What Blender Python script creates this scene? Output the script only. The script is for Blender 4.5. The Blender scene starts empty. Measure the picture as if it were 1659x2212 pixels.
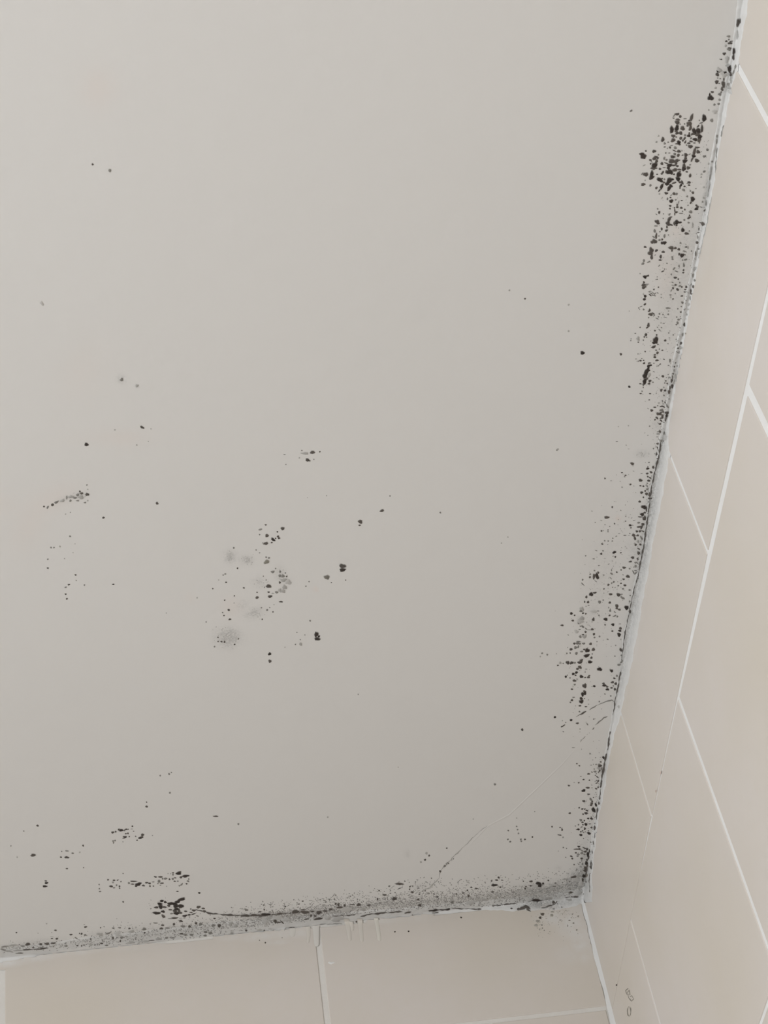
import bpy, math, random
import numpy as np
from mathutils import Vector, Matrix
from mathutils.bvhtree import BVHTree

random.seed(7)
rng = np.random.default_rng(7)
S = bpy.context.scene
COL = S.collection

# ------------------------------------------------------------------ camera
# room axes: right wall x = 0, back wall y = 0, ceiling z = HC (metres)
HC = 2.40
W = 0.333                                   # tile pitch
FPX = 3479.394                              # focal length in pixels of the 1659 x 2212 frame
RCW = np.array([[0.9912711375789381, -0.01599675208542945, -0.13086495224342087],
                [-0.07875355408580914, 0.7242114181275873, -0.6850662008685543],
                [0.105732726824806, 0.6893924323462934, 0.7166300752144323]])   # rows: right, down, forward
CP = np.array([-1.1118902776690944 * W, -4.577990091164974 * W, HC - 2.8561255651990667 * W])
cam_d = bpy.data.cameras.new('camera')
cam = bpy.data.objects.new('camera', cam_d)
COL.objects.link(cam)
cam_d.sensor_fit = 'HORIZONTAL'
cam_d.sensor_width = 36.0
cam_d.lens = 36.0 * FPX / 1659.0
cam_d.clip_start = 0.02
m3 = Matrix([list(RCW[0]), list(-RCW[1]), list(-RCW[2])]).transposed()
cam.matrix_world = Matrix.Translation(Vector(CP)) @ m3.to_4x4()
S.camera = cam

# ------------------------------------------------------------------ world, light, exposure
S.view_settings.view_transform = 'Standard'
S.view_settings.look = 'None'
S.view_settings.gamma = 1.0
S.view_settings.use_curve_mapping = False
S.view_settings.exposure = 0.0
S.cycles.use_adaptive_sampling = True
S.cycles.adaptive_threshold = 0.25
S.cycles.max_bounces = 6
S.cycles.diffuse_bounces = 3
S.cycles.glossy_bounces = 2
world = bpy.data.worlds.new('world')
S.world = world
world.use_nodes = True
world.node_tree.nodes['Background'].inputs[0].default_value = (0.80, 0.88, 1.0, 1)
world.node_tree.nodes['Background'].inputs[1].default_value = 1.0

world.cycles.sampling_method = 'NONE'
RX0, RY0 = -2.30, -3.10                     # left wall x, rear wall y
WIN_Y0, WIN_Y1, WIN_Z0, WIN_Z1 = -2.50, -1.25, 0.80, 1.95   # window opening in the left wall
sun = bpy.data.lights.new('daylight', 'AREA')
sun.shape = 'RECTANGLE'
sun.size = WIN_Z1 - WIN_Z0 - 0.1
sun.size_y = WIN_Y1 - WIN_Y0 - 0.1
sun.energy = 41.8
sun.color = (0.968, 1.0, 1.035)
sun_o = bpy.data.objects.new('daylight', sun)
COL.objects.link(sun_o)
sun_o.location = (RX0 - 0.044, (WIN_Y0 + WIN_Y1) / 2, (WIN_Z0 + WIN_Z1) / 2)
sun_o.rotation_euler = (0, -math.pi / 2, 0)   # faces +x, into the room

# ------------------------------------------------------------------ helpers
def ray(px, py):
    d = np.array([(px - 829.5) / FPX, (py - 1106.0) / FPX, 1.0]) @ RCW
    return d / np.linalg.norm(d)

def project(P):
    q = (np.asarray(P) - CP) @ RCW.T
    return 829.5 + FPX * q[..., 0] / q[..., 2], 1106.0 + FPX * q[..., 1] / q[..., 2]

def plane_hit(px, py):
    """first hit of the sight line with ceiling, right wall or back wall: point, inward normal"""
    d = ray(px, py)
    best = None
    for ax, lim, n in ((2, HC, (0, 0, -1)), (0, 0.0, (-1, 0, 0)), (1, 0.0, (0, -1, 0))):
        if d[ax] > 1e-6:
            t = (lim - CP[ax]) / d[ax]
            if best is None or t < best[0]:
                best = (t, n)
    return CP + d * best[0], np.array(best[1], float)

def wall_r(px, py):
    """point of the right wall plane seen at a pixel: (y, z)"""
    d = ray(px, py); t = -CP[0] / d[0]; p = CP + d * t
    return p[1], p[2]

def wall_b(px, py):
    d = ray(px, py); t = -CP[1] / d[1]; p = CP + d * t
    return p[0], p[2]

def mesh_obj(name, verts, faces, mat, parent=None, smooth=False, col=None, attrs=None):
    me = bpy.data.meshes.new(name)
    me.from_pydata([tuple(v) for v in verts], [], faces)
    if mat: me.materials.append(mat)
    if smooth:
        me.polygons.foreach_set('use_smooth', [True] * len(me.polygons))
    if col is not None:
        a = me.color_attributes.new('col', 'FLOAT_COLOR', 'POINT')
        c = np.ones((len(verts), 4), np.float32); c[:, :3] = col
        a.data.foreach_set('color', c.ravel())
    if attrs:
        for k, v in attrs.items():
            a = me.attributes.new(k, 'FLOAT', 'POINT')
            a.data.foreach_set('value', np.asarray(v, np.float32))
    me.update()
    o = bpy.data.objects.new(name, me)
    COL.objects.link(o)
    if parent: o.parent = parent
    return o

def box(name, lo, hi, mat, parent=None):
    x0, y0, z0 = lo; x1, y1, z1 = hi
    v = [(x0, y0, z0), (x1, y0, z0), (x1, y1, z0), (x0, y1, z0), (x0, y0, z1), (x1, y0, z1), (x1, y1, z1), (x0, y1, z1)]
    f = [(0, 3, 2, 1), (4, 5, 6, 7), (0, 1, 5, 4), (1, 2, 6, 5), (2, 3, 7, 6), (3, 0, 4, 7)]
    return mesh_obj(name, v, f, mat, parent)

def structure(o):
    o['kind'] = 'structure'
    return o

# ------------------------------------------------------------------ materials
def new_mat(name, rough=0.6, spec=0.3):
    m = bpy.data.materials.new(name)
    m.use_nodes = True
    b = m.node_tree.nodes['Principled BSDF']
    b.inputs['Roughness'].default_value = rough
    b.inputs['Specular IOR Level'].default_value = spec
    return m, m.node_tree, b

def N(nt, typ, **kw):
    n = nt.nodes.new(typ)
    for k, v in kw.items(): setattr(n, k, v)
    return n

def mixcol(nt, fac, a, b):
    n = N(nt, 'ShaderNodeMix', data_type='RGBA')
    for sock, v in ((n.inputs[0], fac), (n.inputs[6], a), (n.inputs[7], b)):
        if hasattr(v, 'is_output'): nt.links.new(v, sock)
        else: sock.default_value = v if not isinstance(v, tuple) else (*v, 1.0)[:4]
    return n.outputs[2]

def math_n(nt, op, a, b=None, clamp=False):
    n = N(nt, 'ShaderNodeMath', operation=op, use_clamp=clamp)
    for i, v in enumerate((a, b)):
        if v is None: continue
        if hasattr(v, 'is_output'): nt.links.new(v, n.inputs[i])
        else: n.inputs[i].default_value = v
    return n.outputs[0]

def obj_noise(nt, scale, detail=3.0, rough=0.55, stretch=None):
    tc = N(nt, 'ShaderNodeNewGeometry')     # position in the room, so that neighbouring pieces agree
    src = tc.outputs['Position']
    if stretch:
        mp = N(nt, 'ShaderNodeMapping'); mp.inputs['Scale'].default_value = stretch
        nt.links.new(src, mp.inputs['Vector']); src = mp.outputs['Vector']
    n = N(nt, 'ShaderNodeTexNoise')
    n.inputs['Scale'].default_value = scale
    n.inputs['Detail'].default_value = detail
    n.inputs['Roughness'].default_value = rough
    nt.links.new(src, n.inputs['Vector'])
    return n.outputs['Fac']

def ramp(nt, fac, lo, hi):
    n = N(nt, 'ShaderNodeMapRange')
    nt.links.new(fac, n.inputs['Value'])
    n.inputs['From Min'].default_value = lo
    n.inputs['From Max'].default_value = hi
    return n.outputs['Result']

def bump(nt, b, height, dist, strength=1.0):
    n = N(nt, 'ShaderNodeBump')
    n.inputs['Distance'].default_value = dist
    n.inputs['Strength'].default_value = strength
    nt.links.new(height, n.inputs['Height'])
    nt.links.new(n.outputs['Normal'], b.inputs['Normal'])

PAINT = (0.795, 0.775, 0.745)               # ceiling paint
SEAL = (0.735, 0.727, 0.708)                # sealant
TILE = (0.652, 0.592, 0.502)                # glazed beige tile
GROUT = (0.850, 0.842, 0.825)
MILDEW = (0.170, 0.172, 0.165)
PINKST = (0.830, 0.690, 0.610)

def stained(name, base, rough, bump_scale, bump_dist, mould=True):
    m, nt, b = new_mat(name, rough, 0.25)
    big = obj_noise(nt, 9.0, 4.0)
    c = mixcol(nt, math_n(nt, 'MULTIPLY', ramp(nt, big, 0.35, 0.7), 0.06), base, tuple(x * 0.9 for x in base))
    ap = N(nt, 'ShaderNodeAttribute', attribute_name='pink')
    c = mixcol(nt, ap.outputs['Fac'], c, PINKST)
    if mould:
        am = N(nt, 'ShaderNodeAttribute', attribute_name='mildew')
        fine = ramp(nt, obj_noise(nt, 520.0, 3.0, 0.75), 0.40, 0.60)
        mid = ramp(nt, obj_noise(nt, 150.0, 3.0, 0.65), 0.35, 0.68)
        f = math_n(nt, 'MULTIPLY', am.outputs['Fac'], math_n(nt, 'ADD', math_n(nt, 'MULTIPLY', fine, 0.65), math_n(nt, 'MULTIPLY', mid, 0.65)), True)
        c = mixcol(nt, f, c, MILDEW)
    nt.links.new(c, b.inputs['Base Color'])
    bump(nt, b, obj_noise(nt, bump_scale, 2.0), bump_dist, 0.5)
    return m

M_ceil = stained('ceiling_paint', PAINT, 0.75, 60.0, 0.0005)
M_clean = stained('ceiling_paint_clean', PAINT, 0.75, 60.0, 0.0005, False)
M_seal = stained('sealant_white', SEAL, 0.5, 170.0, 0.0012)

def tile_mat(name, smear):
    m, nt, b = new_mat(name, 0.42, 0.35)
    st = obj_noise(nt, 5.0, 3.0, 0.5)
    fi = obj_noise(nt, 40.0, 3.0, 0.6)
    c = mixcol(nt, ramp(nt, st, 0.15, 0.75), TILE, (0.715, 0.664, 0.628))
    c = mixcol(nt, math_n(nt, 'MULTIPLY', ramp(nt, fi, 0.4, 0.7), 0.25), c, (0.668, 0.612, 0.528))
    if smear:                               # dried sealant wiped thinly over the glaze
        a = N(nt, 'ShaderNodeAttribute', attribute_name='col')
        nz = ramp(nt, obj_noise(nt, 70.0, 4.0, 0.6), 0.28, 0.62)
        c = mixcol(nt, math_n(nt, 'MULTIPLY', a.outputs['Fac'], nz), c, (0.765, 0.757, 0.740))
    nt.links.new(c, b.inputs['Base Color'])
    bump(nt, b, obj_noise(nt, 14.0, 2.0), 0.0006, 0.35)
    return m
M_tile = tile_mat('beige_glazed_tile', False)
M_smear = tile_mat('sealant_smeared_tile', True)

def grout_mat(name, a, bcol):
    m, nt, b = new_mat(name, 0.9, 0.1)
    nt.links.new(mixcol(nt, ramp(nt, obj_noise(nt, 30.0, 3.0), 0.35, 0.75), a, bcol), b.inputs['Base Color'])
    bump(nt, b, obj_noise(nt, 400.0, 2.0), 0.0005, 0.5)
    return m
M_grout = grout_mat('pale_grout', GROUT, (0.80, 0.785, 0.76))
M_grout_b = grout_mat('buff_grout', (0.770, 0.745, 0.705), (0.72, 0.685, 0.64))

def vcol_mat(name, rough, spec):
    m, nt, b = new_mat(name, rough, spec)
    a = N(nt, 'ShaderNodeAttribute', attribute_name='col')
    nz = ramp(nt, obj_noise(nt, 700.0, 3.0), 0.3, 0.75)
    c = mixcol(nt, math_n(nt, 'MULTIPLY', nz, 0.10), a.outputs['Color'], (0.30, 0.27, 0.24))
    nt.links.new(c, b.inputs['Base Color'])
    return m
M_mould = vcol_mat('black_mould', 0.85, 0.15)
M_film, nt, b = new_mat('dried_sealant_film', 0.5, 0.3)
a = N(nt, 'ShaderNodeAttribute', attribute_name='col')
nt.links.new(a.outputs['Color'], b.inputs['Base Color'])
def plain(name, colr, rough=0.6):
    m, nt, b = new_mat(name, rough, 0.3)
    c = mixcol(nt, ramp(nt, obj_noise(nt, 6.0, 3.0), 0.3, 0.7), colr, tuple(x * 0.94 for x in colr))
    nt.links.new(c, b.inputs['Base Color'])
    return m
M_wallp = plain('cream_wall_paint', (0.74, 0.715, 0.675), 0.8)
M_floor = plain('floor_tile', (0.50, 0.48, 0.46), 0.45)
M_frame = plain('white_window_frame', (0.82, 0.82, 0.80), 0.4)
M_pane = bpy.data.materials.new('window_glass'); M_pane.use_nodes = True
nt = M_pane.node_tree; nt.nodes.clear()
out = N(nt, 'ShaderNodeOutputMaterial'); mx = N(nt, 'ShaderNodeMixShader'); tr = N(nt, 'ShaderNodeBsdfTransparent'); gl = N(nt, 'ShaderNodeBsdfGlossy')
gl.inputs['Roughness'].default_value = 0.02
mx.inputs[0].default_value = 0.06
nt.links.new(tr.outputs[0], mx.inputs[1]); nt.links.new(gl.outputs[0], mx.inputs[2]); nt.links.new(mx.outputs[0], out.inputs[0])

# ------------------------------------------------------------------ stains (measured on the photograph, laid on the ceiling)
# x, y, radius x, radius y, angle, strength
MILD = [(1250, 1905, 16, 22, 0, .75), (1225, 1915, 34, 14, -15, .60), (1185, 1922, 40, 13, -5, .50), (1150, 1925, 40, 14, -4, .48), (1105, 1937, 36, 10, -5, .45),
        (1060, 1938, 40, 11, -5, .42), (1000, 1945, 50, 10, -5, .40), (940, 1950, 50, 9, -5, .38), (880, 1952, 50, 10, -5, .40), (810, 1956, 40, 9, -8, .36),
        (745, 1966, 40, 9, -5, .45), (690, 1973, 40, 10, -5, .52), (630, 1979, 40, 11, -3, .58), (585, 1983, 34, 9, 0, .50), (540, 1980, 34, 7, 0, .45),
        (500, 1990, 50, 10, 5, .26), (430, 2002, 60, 12, -5, .28), (350, 2010, 60, 12, -6, .30), (290, 2020, 50, 12, -6, .30), (215, 2020, 26, 8, -6, .30),
        (90, 2038, 30, 8, -5, .30), (30, 2048, 26, 7, -5, .40), (60, 2042, 70, 9, -6, .25), (1160, 1948, 20, 9, 0, .70), (1180, 1962, 22, 8, -10, .45), (1260, 1880, 7, 26, 10, .55),
        (1262, 1845, 6, 20, 5, .35), (1205, 1950, 50, 10, -8, .40), (1130, 1960, 14, 9, 0, .55),
        (1531, 390, 4, 30, 8, .55), (1524, 440, 5, 26, 8, .45), (1390, 860, 8, 8, 0, .0), (1442, 840, 6, 40, 12, .35), (1432, 950, 6, 20, 10, .40), (1428, 985, 5, 40, 12, .30),
        (1408, 1080, 9, 50, 12, .30), (1398, 1150, 9, 50, 12, .30), (1388, 1220, 9, 50, 12, .26), (1372, 1300, 8, 40, 12, .22), (1356, 1370, 7, 40, 12, .25), (1340, 1470, 7, 50, 12, .20),
        (1305, 1665, 8, 26, 12, .28), (1490, 510, 16, 50, 12, .16), (1470, 600, 20, 60, 12, .12), (1440, 690, 24, 60, 12, .10), (1455, 560, 30, 50, 12, .10),
        (1387, 981, 11, 7, 0, .32), (1382, 900, 9, 12, 0, .0), (1417, 918, 8, 9, 0, .28), (1370, 1185, 16, 16, 0, .16), (1310, 1200, 30, 60, 12, .09), (1290, 1300, 30, 60, 12, .10),
        (1253, 1340, 7, 8, 0, .30), (1280, 1322, 8, 5, 0, .2), (1330, 680, 3, 3, 0, 0),
        (497, 1203, 10, 11, 0, .50), (534, 1210, 10, 8, 0, .48), (563, 1258, 14, 10, 0, .25), (524, 1306, 12, 7, -35, .28), (548, 1324, 18, 9, -20, .36), (493, 1378, 22, 17, 0, .46),
        (500, 1366, 10, 8, 0, .3), (604, 1240, 10, 14, 0, .25), (620, 1256, 8, 6, 0, .3), (262, 819, 9, 8, 0, .30), (296, 833, 4, 4, 0, .3), (173, 1072, 12, 7, -20, .35), (140, 1080, 18, 5, -20, .22),
        (880, 1845, 5, 8, 0, .2), (1205, 1875, 6, 4, 0, .2), (700, 1955, 12, 9, 0, .18), (905, 1915, 16, 6, -10, .25), (1190, 1965, 60, 30, 0, .06), (1550, 240, 7, 10, 0, .3), (1430, 985, 8, 45, 12, .16), (1412, 1080, 10, 60, 12, .18), (1396, 1180, 10, 60, 12, .18), (1378, 1280, 10, 60, 12, .16), (1360, 1380, 10, 60, 12, .14), (1346, 1460, 8, 50, 12, .12),
        (1568, 190, 8, 14, 10, .35), (1572, 160, 8, 12, 10, .25), (1572, 90, 8, 10, 0, .18), (1460, 345, 50, 50, 0, .05), (1240, 1895, 10, 8, 0, .45)]
PINK = [(212, 190, 34, 40, 10, .20), (180, 800, 40, 60, 20, .10), (240, 945, 80, 16, -3, .10), (270, 948, 34, 16, 0, .08), (120, 1075, 50, 24, -25, .17), (60, 1140, 30, 50, 30, .14),
        (0, 1090, 30, 20, 0, .14), (1440, 600, 14, 40, 10, .16), (1460, 500, 12, 14, 0, .20), (1465, 260, 40, 30, 0, .08), (500, 1310, 20, 20, 0, .18), (410, 1290, 12, 10, 0, .12),
        (1335, 1120, 5, 5, 0, .45), (681, 1273, 4, 5, 0, .45), (1400, 560, 40, 30, 0, .1), (1180, 1960, 20, 8, 0, .3), (910, 1990, 40, 8, 0, .35)]

def splat(L, X, Y):
    out = np.zeros_like(X)
    for x, y, a, bb, ang, s in L:
        if s == 0: continue
        t = math.radians(ang); ca, sa = math.cos(t), math.sin(t)
        dx, dy = X - x, Y - y
        u = (dx * ca + dy * sa) / a; v = (-dx * sa + dy * ca) / bb
        out = np.maximum(out, 0) + s * np.exp(-0.5 * (u * u + v * v) * 1.6)
    return np.clip(out, 0, 0.85)
MILD = [(x, y, a, bb, an, st * (.62 if y > 1890 and x < 1150 else .85)) for x, y, a, bb, an, st in MILD]

# ------------------------------------------------------------------ setting
# ceiling: fine grid where it is stained, coarse elsewhere
gx = np.concatenate([[RX0 - 0.1, -1.4, -1.0], np.arange(-0.80, 0.0101, 0.003)])
gy = np.concatenate([[RY0 - 0.1, -2.2, -1.6], np.arange(-1.30, 0.0101, 0.003)])
GX, GY = np.meshgrid(gx, gy, indexing='ij')
P = np.stack([GX, GY, np.full_like(GX, HC)], -1).reshape(-1, 3)
nx, ny = len(gx), len(gy)
idx = np.arange(nx * ny).reshape(nx, ny)
F = np.stack([idx[:-1, :-1], idx[:-1, 1:], idx[1:, 1:], idx[1:, :-1]], -1).reshape(-1, 4)
PX, PY = project(P)
inside = (P[:, 0] > -0.95) & (P[:, 1] > -1.45)
mil = np.where(inside, splat(MILD, PX, PY), 0)
pnk = np.where(inside, splat(PINK, PX, PY), 0)
ceiling = mesh_obj('ceiling', P, [tuple(map(int, f)) for f in F], M_ceil, attrs={'mildew': mil, 'pink': pnk})
structure(ceiling)
ceiling.data.materials.append(M_clean)
fm = mil[F].max(1)
ceiling.data.polygons.foreach_set('material_index', np.where(fm > 0.004, 0, 1).astype(np.int32))
slab = box('slab', (RX0 - 0.1, RY0 - 0.1, HC + 0.002), (0.1, 0.1, HC + 0.12), M_wallp, ceiling)

REC = 0.0009                                # grout lies this far behind the tile faces
wall_right = structure(box('wall_right', (REC, RY0, 0), (0.10, REC, HC), M_grout))
wall_back = structure(box('wall_back', (RX0, REC, 0), (0.10, 0.10, HC), M_grout_b))
floor = structure(box('floor', (RX0 - 0.1, RY0 - 0.1, -0.1), (0.1, 0.1, 0.0), M_floor))
wall_rear = structure(box('wall_rear', (RX0 - 0.1, RY0 - 0.1, 0), (0.10, RY0, HC), M_wallp))

def wall_with_window():
    x0, x1 = RX0 - 0.10, RX0
    v, f = [], []
    def add(y0, y1, z0, z1):
        n = len(v)
        v.extend([(x0, y0, z0), (x1, y0, z0), (x1, y1, z0), (x0, y1, z0), (x0, y0, z1), (x1, y0, z1), (x1, y1, z1), (x0, y1, z1)])
        f.extend([tuple(n + i for i in q) for q in ((0, 3, 2, 1), (4, 5, 6, 7), (0, 1, 5, 4), (1, 2, 6, 5), (2, 3, 7, 6), (3, 0, 4, 7))])
    add(RY0, WIN_Y0, 0, HC); add(WIN_Y1, 0.10, 0, HC); add(WIN_Y0, WIN_Y1, 0, WIN_Z0); add(WIN_Y0, WIN_Y1, WIN_Z1, HC)
    return mesh_obj('wall_left', v, f, M_wallp)
structure(wall_with_window())
win = bpy.data.objects.new('window_1', None); COL.objects.link(win)
win.location = (RX0 - 0.05, (WIN_Y0 + WIN_Y1) / 2, WIN_Z0); structure(win)
def wpart(name, lo, hi, mat):
    o = box(name, tuple(np.array(lo) - np.array(win.location)), tuple(np.array(hi) - np.array(win.location)), mat, win)
    return o
fx0, fx1 = RX0 - 0.075, RX0 - 0.025
wpart('window_frame', (fx0, WIN_Y0, WIN_Z0), (fx1, WIN_Y0 + 0.05, WIN_Z1), M_frame)
wpart('window_frame', (fx0, WIN_Y1 - 0.05, WIN_Z0), (fx1, WIN_Y1, WIN_Z1), M_frame)
wpart('window_frame', (fx0, WIN_Y0 + 0.05, WIN_Z0), (fx1, WIN_Y1 - 0.05, WIN_Z0 + 0.05), M_frame)
wpart('window_frame', (fx0, WIN_Y0 + 0.05, WIN_Z1 - 0.05), (fx1, WIN_Y1 - 0.05, WIN_Z1), M_frame)
wpart('window_pane', (RX0 - 0.053, WIN_Y0 + 0.05, WIN_Z0 + 0.05), (RX0 - 0.047, WIN_Y1 - 0.05, WIN_Z1 - 0.05), M_pane)

# ------------------------------------------------------------------ tiles
_tile_cache = {}
def tile(wall, corners, axis):
    """one tile: corners = four (u, z) in order; axis 'r' = right wall (u is y), 'b' = back wall (u is x)"""
    c = np.array(corners, float)
    o0 = c[0].copy(); rel = c - o0
    key = (axis, tuple(np.round(rel.ravel(), 5)))
    me = _tile_cache.get(key)
    if me is None:
        cen = rel.mean(0)
        def inset(d):
            out = []
            for p in rel:
                v = cen - p; out.append(p + np.sign(v) * d)
            return out
        rings = [(rel, 0.006), (rel, 0.0007), (inset(0.0003), 0.0002), (inset(0.0008), 0.0)]
        verts, faces = [], []
        for pts, dep in rings:
            for p in pts:
                verts.append((dep, p[0], p[1]) if axis == 'r' else (p[0], dep, p[1]))
        for k in range(3):
            for i in range(4):
                j = (i + 1) % 4
                q = (k * 4 + i, k * 4 + j, k * 4 + 4 + j, k * 4 + 4 + i)
                faces.append(q)
        faces.append((12, 13, 14, 15)); faces.append((3, 2, 1, 0))
        me = bpy.data.meshes.new('tile')
        me.from_pydata(verts, [], faces)
        import bmesh
        bm = bmesh.new(); bm.from_mesh(me); bmesh.ops.recalc_face_normals(bm, faces=bm.faces); bm.to_mesh(me); bm.free()
        me.materials.append(M_tile)
        _tile_cache[key] = me
    o = bpy.data.objects.new('tile', me)
    COL.objects.link(o)
    o.parent = wall
    o.location = (0, o0[0], o0[1]) if axis == 'r' else (o0[0], 0, o0[1])
    return o

def vline(p, q):
    """joint through two pixels on the right wall -> function z -> y"""
    (y0, z0), (y1, z1) = wall_r(*p), wall_r(*q)
    return lambda z: y0 + (y1 - y0) * (z - z0) / (z1 - z0)

H1, H2 = 0.40080 * W, 0.78610 * W
# course joint under the first row, measured at half-tile steps from the corner
A = {0.0: (1325, 2168), 0.5: (1362, 1985), 1.0: (1406, 1763), 1.5: (1464, 1503), 2.0: (1530, 1196), 2.5: (1613, 838)}
Az = {k: wall_r(*v)[1] for k, v in A.items()}
Ay = {k: wall_r(*v)[0] for k, v in A.items()}
def zA(t): return Az[t] if t in Az else HC - H1
V1 = vline((1603, 164), (1659, 268)); V2 = vline((1439, 965), (1528, 1195)); V3 = vline((1346, 1558), (1406, 1761))
V4 = vline((1613, 838), (1659, 935)); V5 = vline((1465, 1508), (1659, 2052)); V6 = vline((1362, 1987), (1426, 2212))
ZB = HC - H1 - H2
def const(y): return lambda z: y
# row 1 joints (k tiles from the corner): function, half width
row1 = [(const(-0.0030), 0.0), (V3, 0.0017), (V2, 0.0023), (V1, 0.0032)] + [(const(-k * W), 0.002) for k in range(4, 9)] + [(const(RY0 + 0.002), 0.0)]
hwb = {(0, 0): .0003, (0, 1): .0003, (1, 0): -.0012, (1, 1): .0028}
TOP = HC - 0.003
for k in range(len(row1) - 1):
    (f0, w0), (f1, w1) = row1[k], row1[k + 1]
    za = zA(float(k)) + hwb.get((k, 0), .0028); zb = zA(float(k + 1)) + hwb.get((k, 1), .0028)
    tile(wall_right, [(f0(za) - w0, za), (f1(zb) + w1, zb), (f1(TOP) + w1, TOP), (f0(TOP) - w0, TOP)], 'r')
row2 = [(const(-0.0030), 0.0), (V6, 0.0018), (V5, 0.0032), (V4, 0.0046)] + [(const(-(k - .5) * W), 0.002) for k in range(4, 9)] + [(const(RY0 + 0.002), 0.0)]
hwt = {(0, 0): .0003, (0, 1): .0003, (1, 0): -.0008, (1, 1): .0012, (2, 0): .0032, (2, 1): .0032}
ts = [0.0, 0.5, 1.5, 2.5]
for k in range(len(row2) - 1):
    (f0, w0), (f1, w1) = row2[k], row2[k + 1]
    za = zA(ts[k] if k < 4 else 9) - hwt.get((k, 0), .0022); zb = zA(ts[k + 1] if k + 1 < 4 else 9) - hwt.get((k, 1), .0022)
    zl = ZB + 0.002
    tile(wall_right, [(f0(zl) - w0, zl), (f1(zl) + w1, zl), (f1(zb) + w1, zb), (f0(za) - w0, za)], 'r')
def plain_rows(wall, axis, edges_a, edges_b, z_top):
    z = z_top; r = 0
    while z > 0.02:
        zl = max(z - H2, 0.0)
        e = edges_a if r % 2 == 0 else edges_b
        for a0, a1 in zip(e[:-1], e[1:]):
            hi, lo = max(a0, a1) - 0.002, min(a0, a1) + 0.002
            tile(wall, [(hi, zl + .002), (lo, zl + .002), (lo, z - .002), (hi, z - .002)], axis)
        z = zl; r += 1
full = [-0.003 + 0.002] + [-k * W for k in range(1, 9)] + [RY0]
half = [-0.003 + 0.002] + [-(k + .5) * W for k in range(0, 8)] + [RY0]
plain_rows(wall_right, 'r', full, half, ZB)
# back wall
def vline_b(p, q):
    (x0, z0), (x1, z1) = wall_b(*p), wall_b(*q)
    return lambda z: x0 + (x1 - x0) * (z - z0) / (z1 - z0)
B1 = vline_b((691, 2062), (707.5, 2212)); B2 = vline_b((4, 2090), (4, 2212))
ZAb = wall_b(1180, 2192)[1]
ZAc = wall_b(1300, 2178)[1]; ZAd = wall_b(1050, 2207)[1]
xs = (wall_b(1300, 2178)[0], wall_b(1050, 2207)[0])
def zhb(x): return ZAc + (ZAd - ZAc) * (x - xs[0]) / (xs[1] - xs[0]) if x > -0.45 else zhb(-0.449)
bj = [(const(-0.0035), 0.0), (B1, 0.0030), (B2, 0.0032)]
xk = B2(ZAb)
k = 1
while xk - k * W > RX0 + 0.05:
    bj.append((const(xk - k * W), 0.002)); k += 1
bj.append((const(RX0 + 0.002), 0.0))
for (f0, w0), (f1, w1) in zip(bj[:-1], bj[1:]):
    za = zhb(f0(ZAb)) + .0024; zb = zhb(f1(ZAb)) + .0024
    tile(wall_back, [(f0(za) - w0, za), (f1(zb) + w1, zb), (f1(TOP) + w1, TOP), (f0(TOP) - w0, TOP)], 'b')
xb = [f(ZAb) for f, _ in bj]
xh = [xb[0]] + [x + W / 2 for x in xb[1:-1]] + [xb[-2] - W / 2, RX0]
plain_rows(wall_back, 'b', xh, [xb[0]] + xb[1:-1] + [RX0], zhb(-0.2))

# ------------------------------------------------------------------ sealant beads (trim)
def lerp_poly(poly, t):
    for a, b in zip(poly[:-1], poly[1:]):
        if t <= b[0]: break
    u = (t - a[0]) / (b[0] - a[0])
    return [a[i] + (b[i] - a[i]) * u for i in range(1, len(a))]

R_BEAD = [(-60, 1594, 1626), (40, 1588, 1612), (100, 1580, 1602), (150, 1570, 1592), (210, 1556, 1578), (280, 1545, 1562), (350, 1533, 1549), (430, 1524, 1538), (476, 1516, 1529),
          (524, 1503, 1518), (556, 1496, 1510), (600, 1488, 1504), (647, 1478, 1493), (690, 1470, 1488), (740, 1460, 1476), (790, 1450, 1466), (845, 1440, 1457), (893, 1433, 1448),
          (957, 1421, 1446), (1005, 1413, 1445), (1060, 1401, 1436), (1109, 1395, 1425), (1168, 1386, 1414), (1212, 1379, 1406), (1294, 1360, 1392), (1372, 1345, 1378), (1432, 1337, 1368),
          (1490, 1330, 1352), (1540, 1321, 1345), (1590, 1312, 1326), (1647, 1301, 1317), (1701, 1293, 1307), (1747, 1287, 1298), (1790, 1280, 1291), (1840, 1274, 1284), (1890, 1268, 1281), (1950, 1258, 1280)]
B_BEAD = [(-70, 2056, 2090), (60, 2042, 2070), (120, 2032, 2053), (250, 2016, 2041), (400, 2000, 2026), (480, 1990, 2018), (560, 1984, 2012), (640, 1978, 2003), (700, 1974, 1994), (760, 1969, 1988),
          (850, 1961, 1981), (950, 1953, 1973), (1050, 1944, 1967), (1110, 1938, 1969), (1150, 1933, 1970), (1200, 1927, 1968), (1240, 1920, 1960), (1274, 1912, 1948)]

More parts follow.
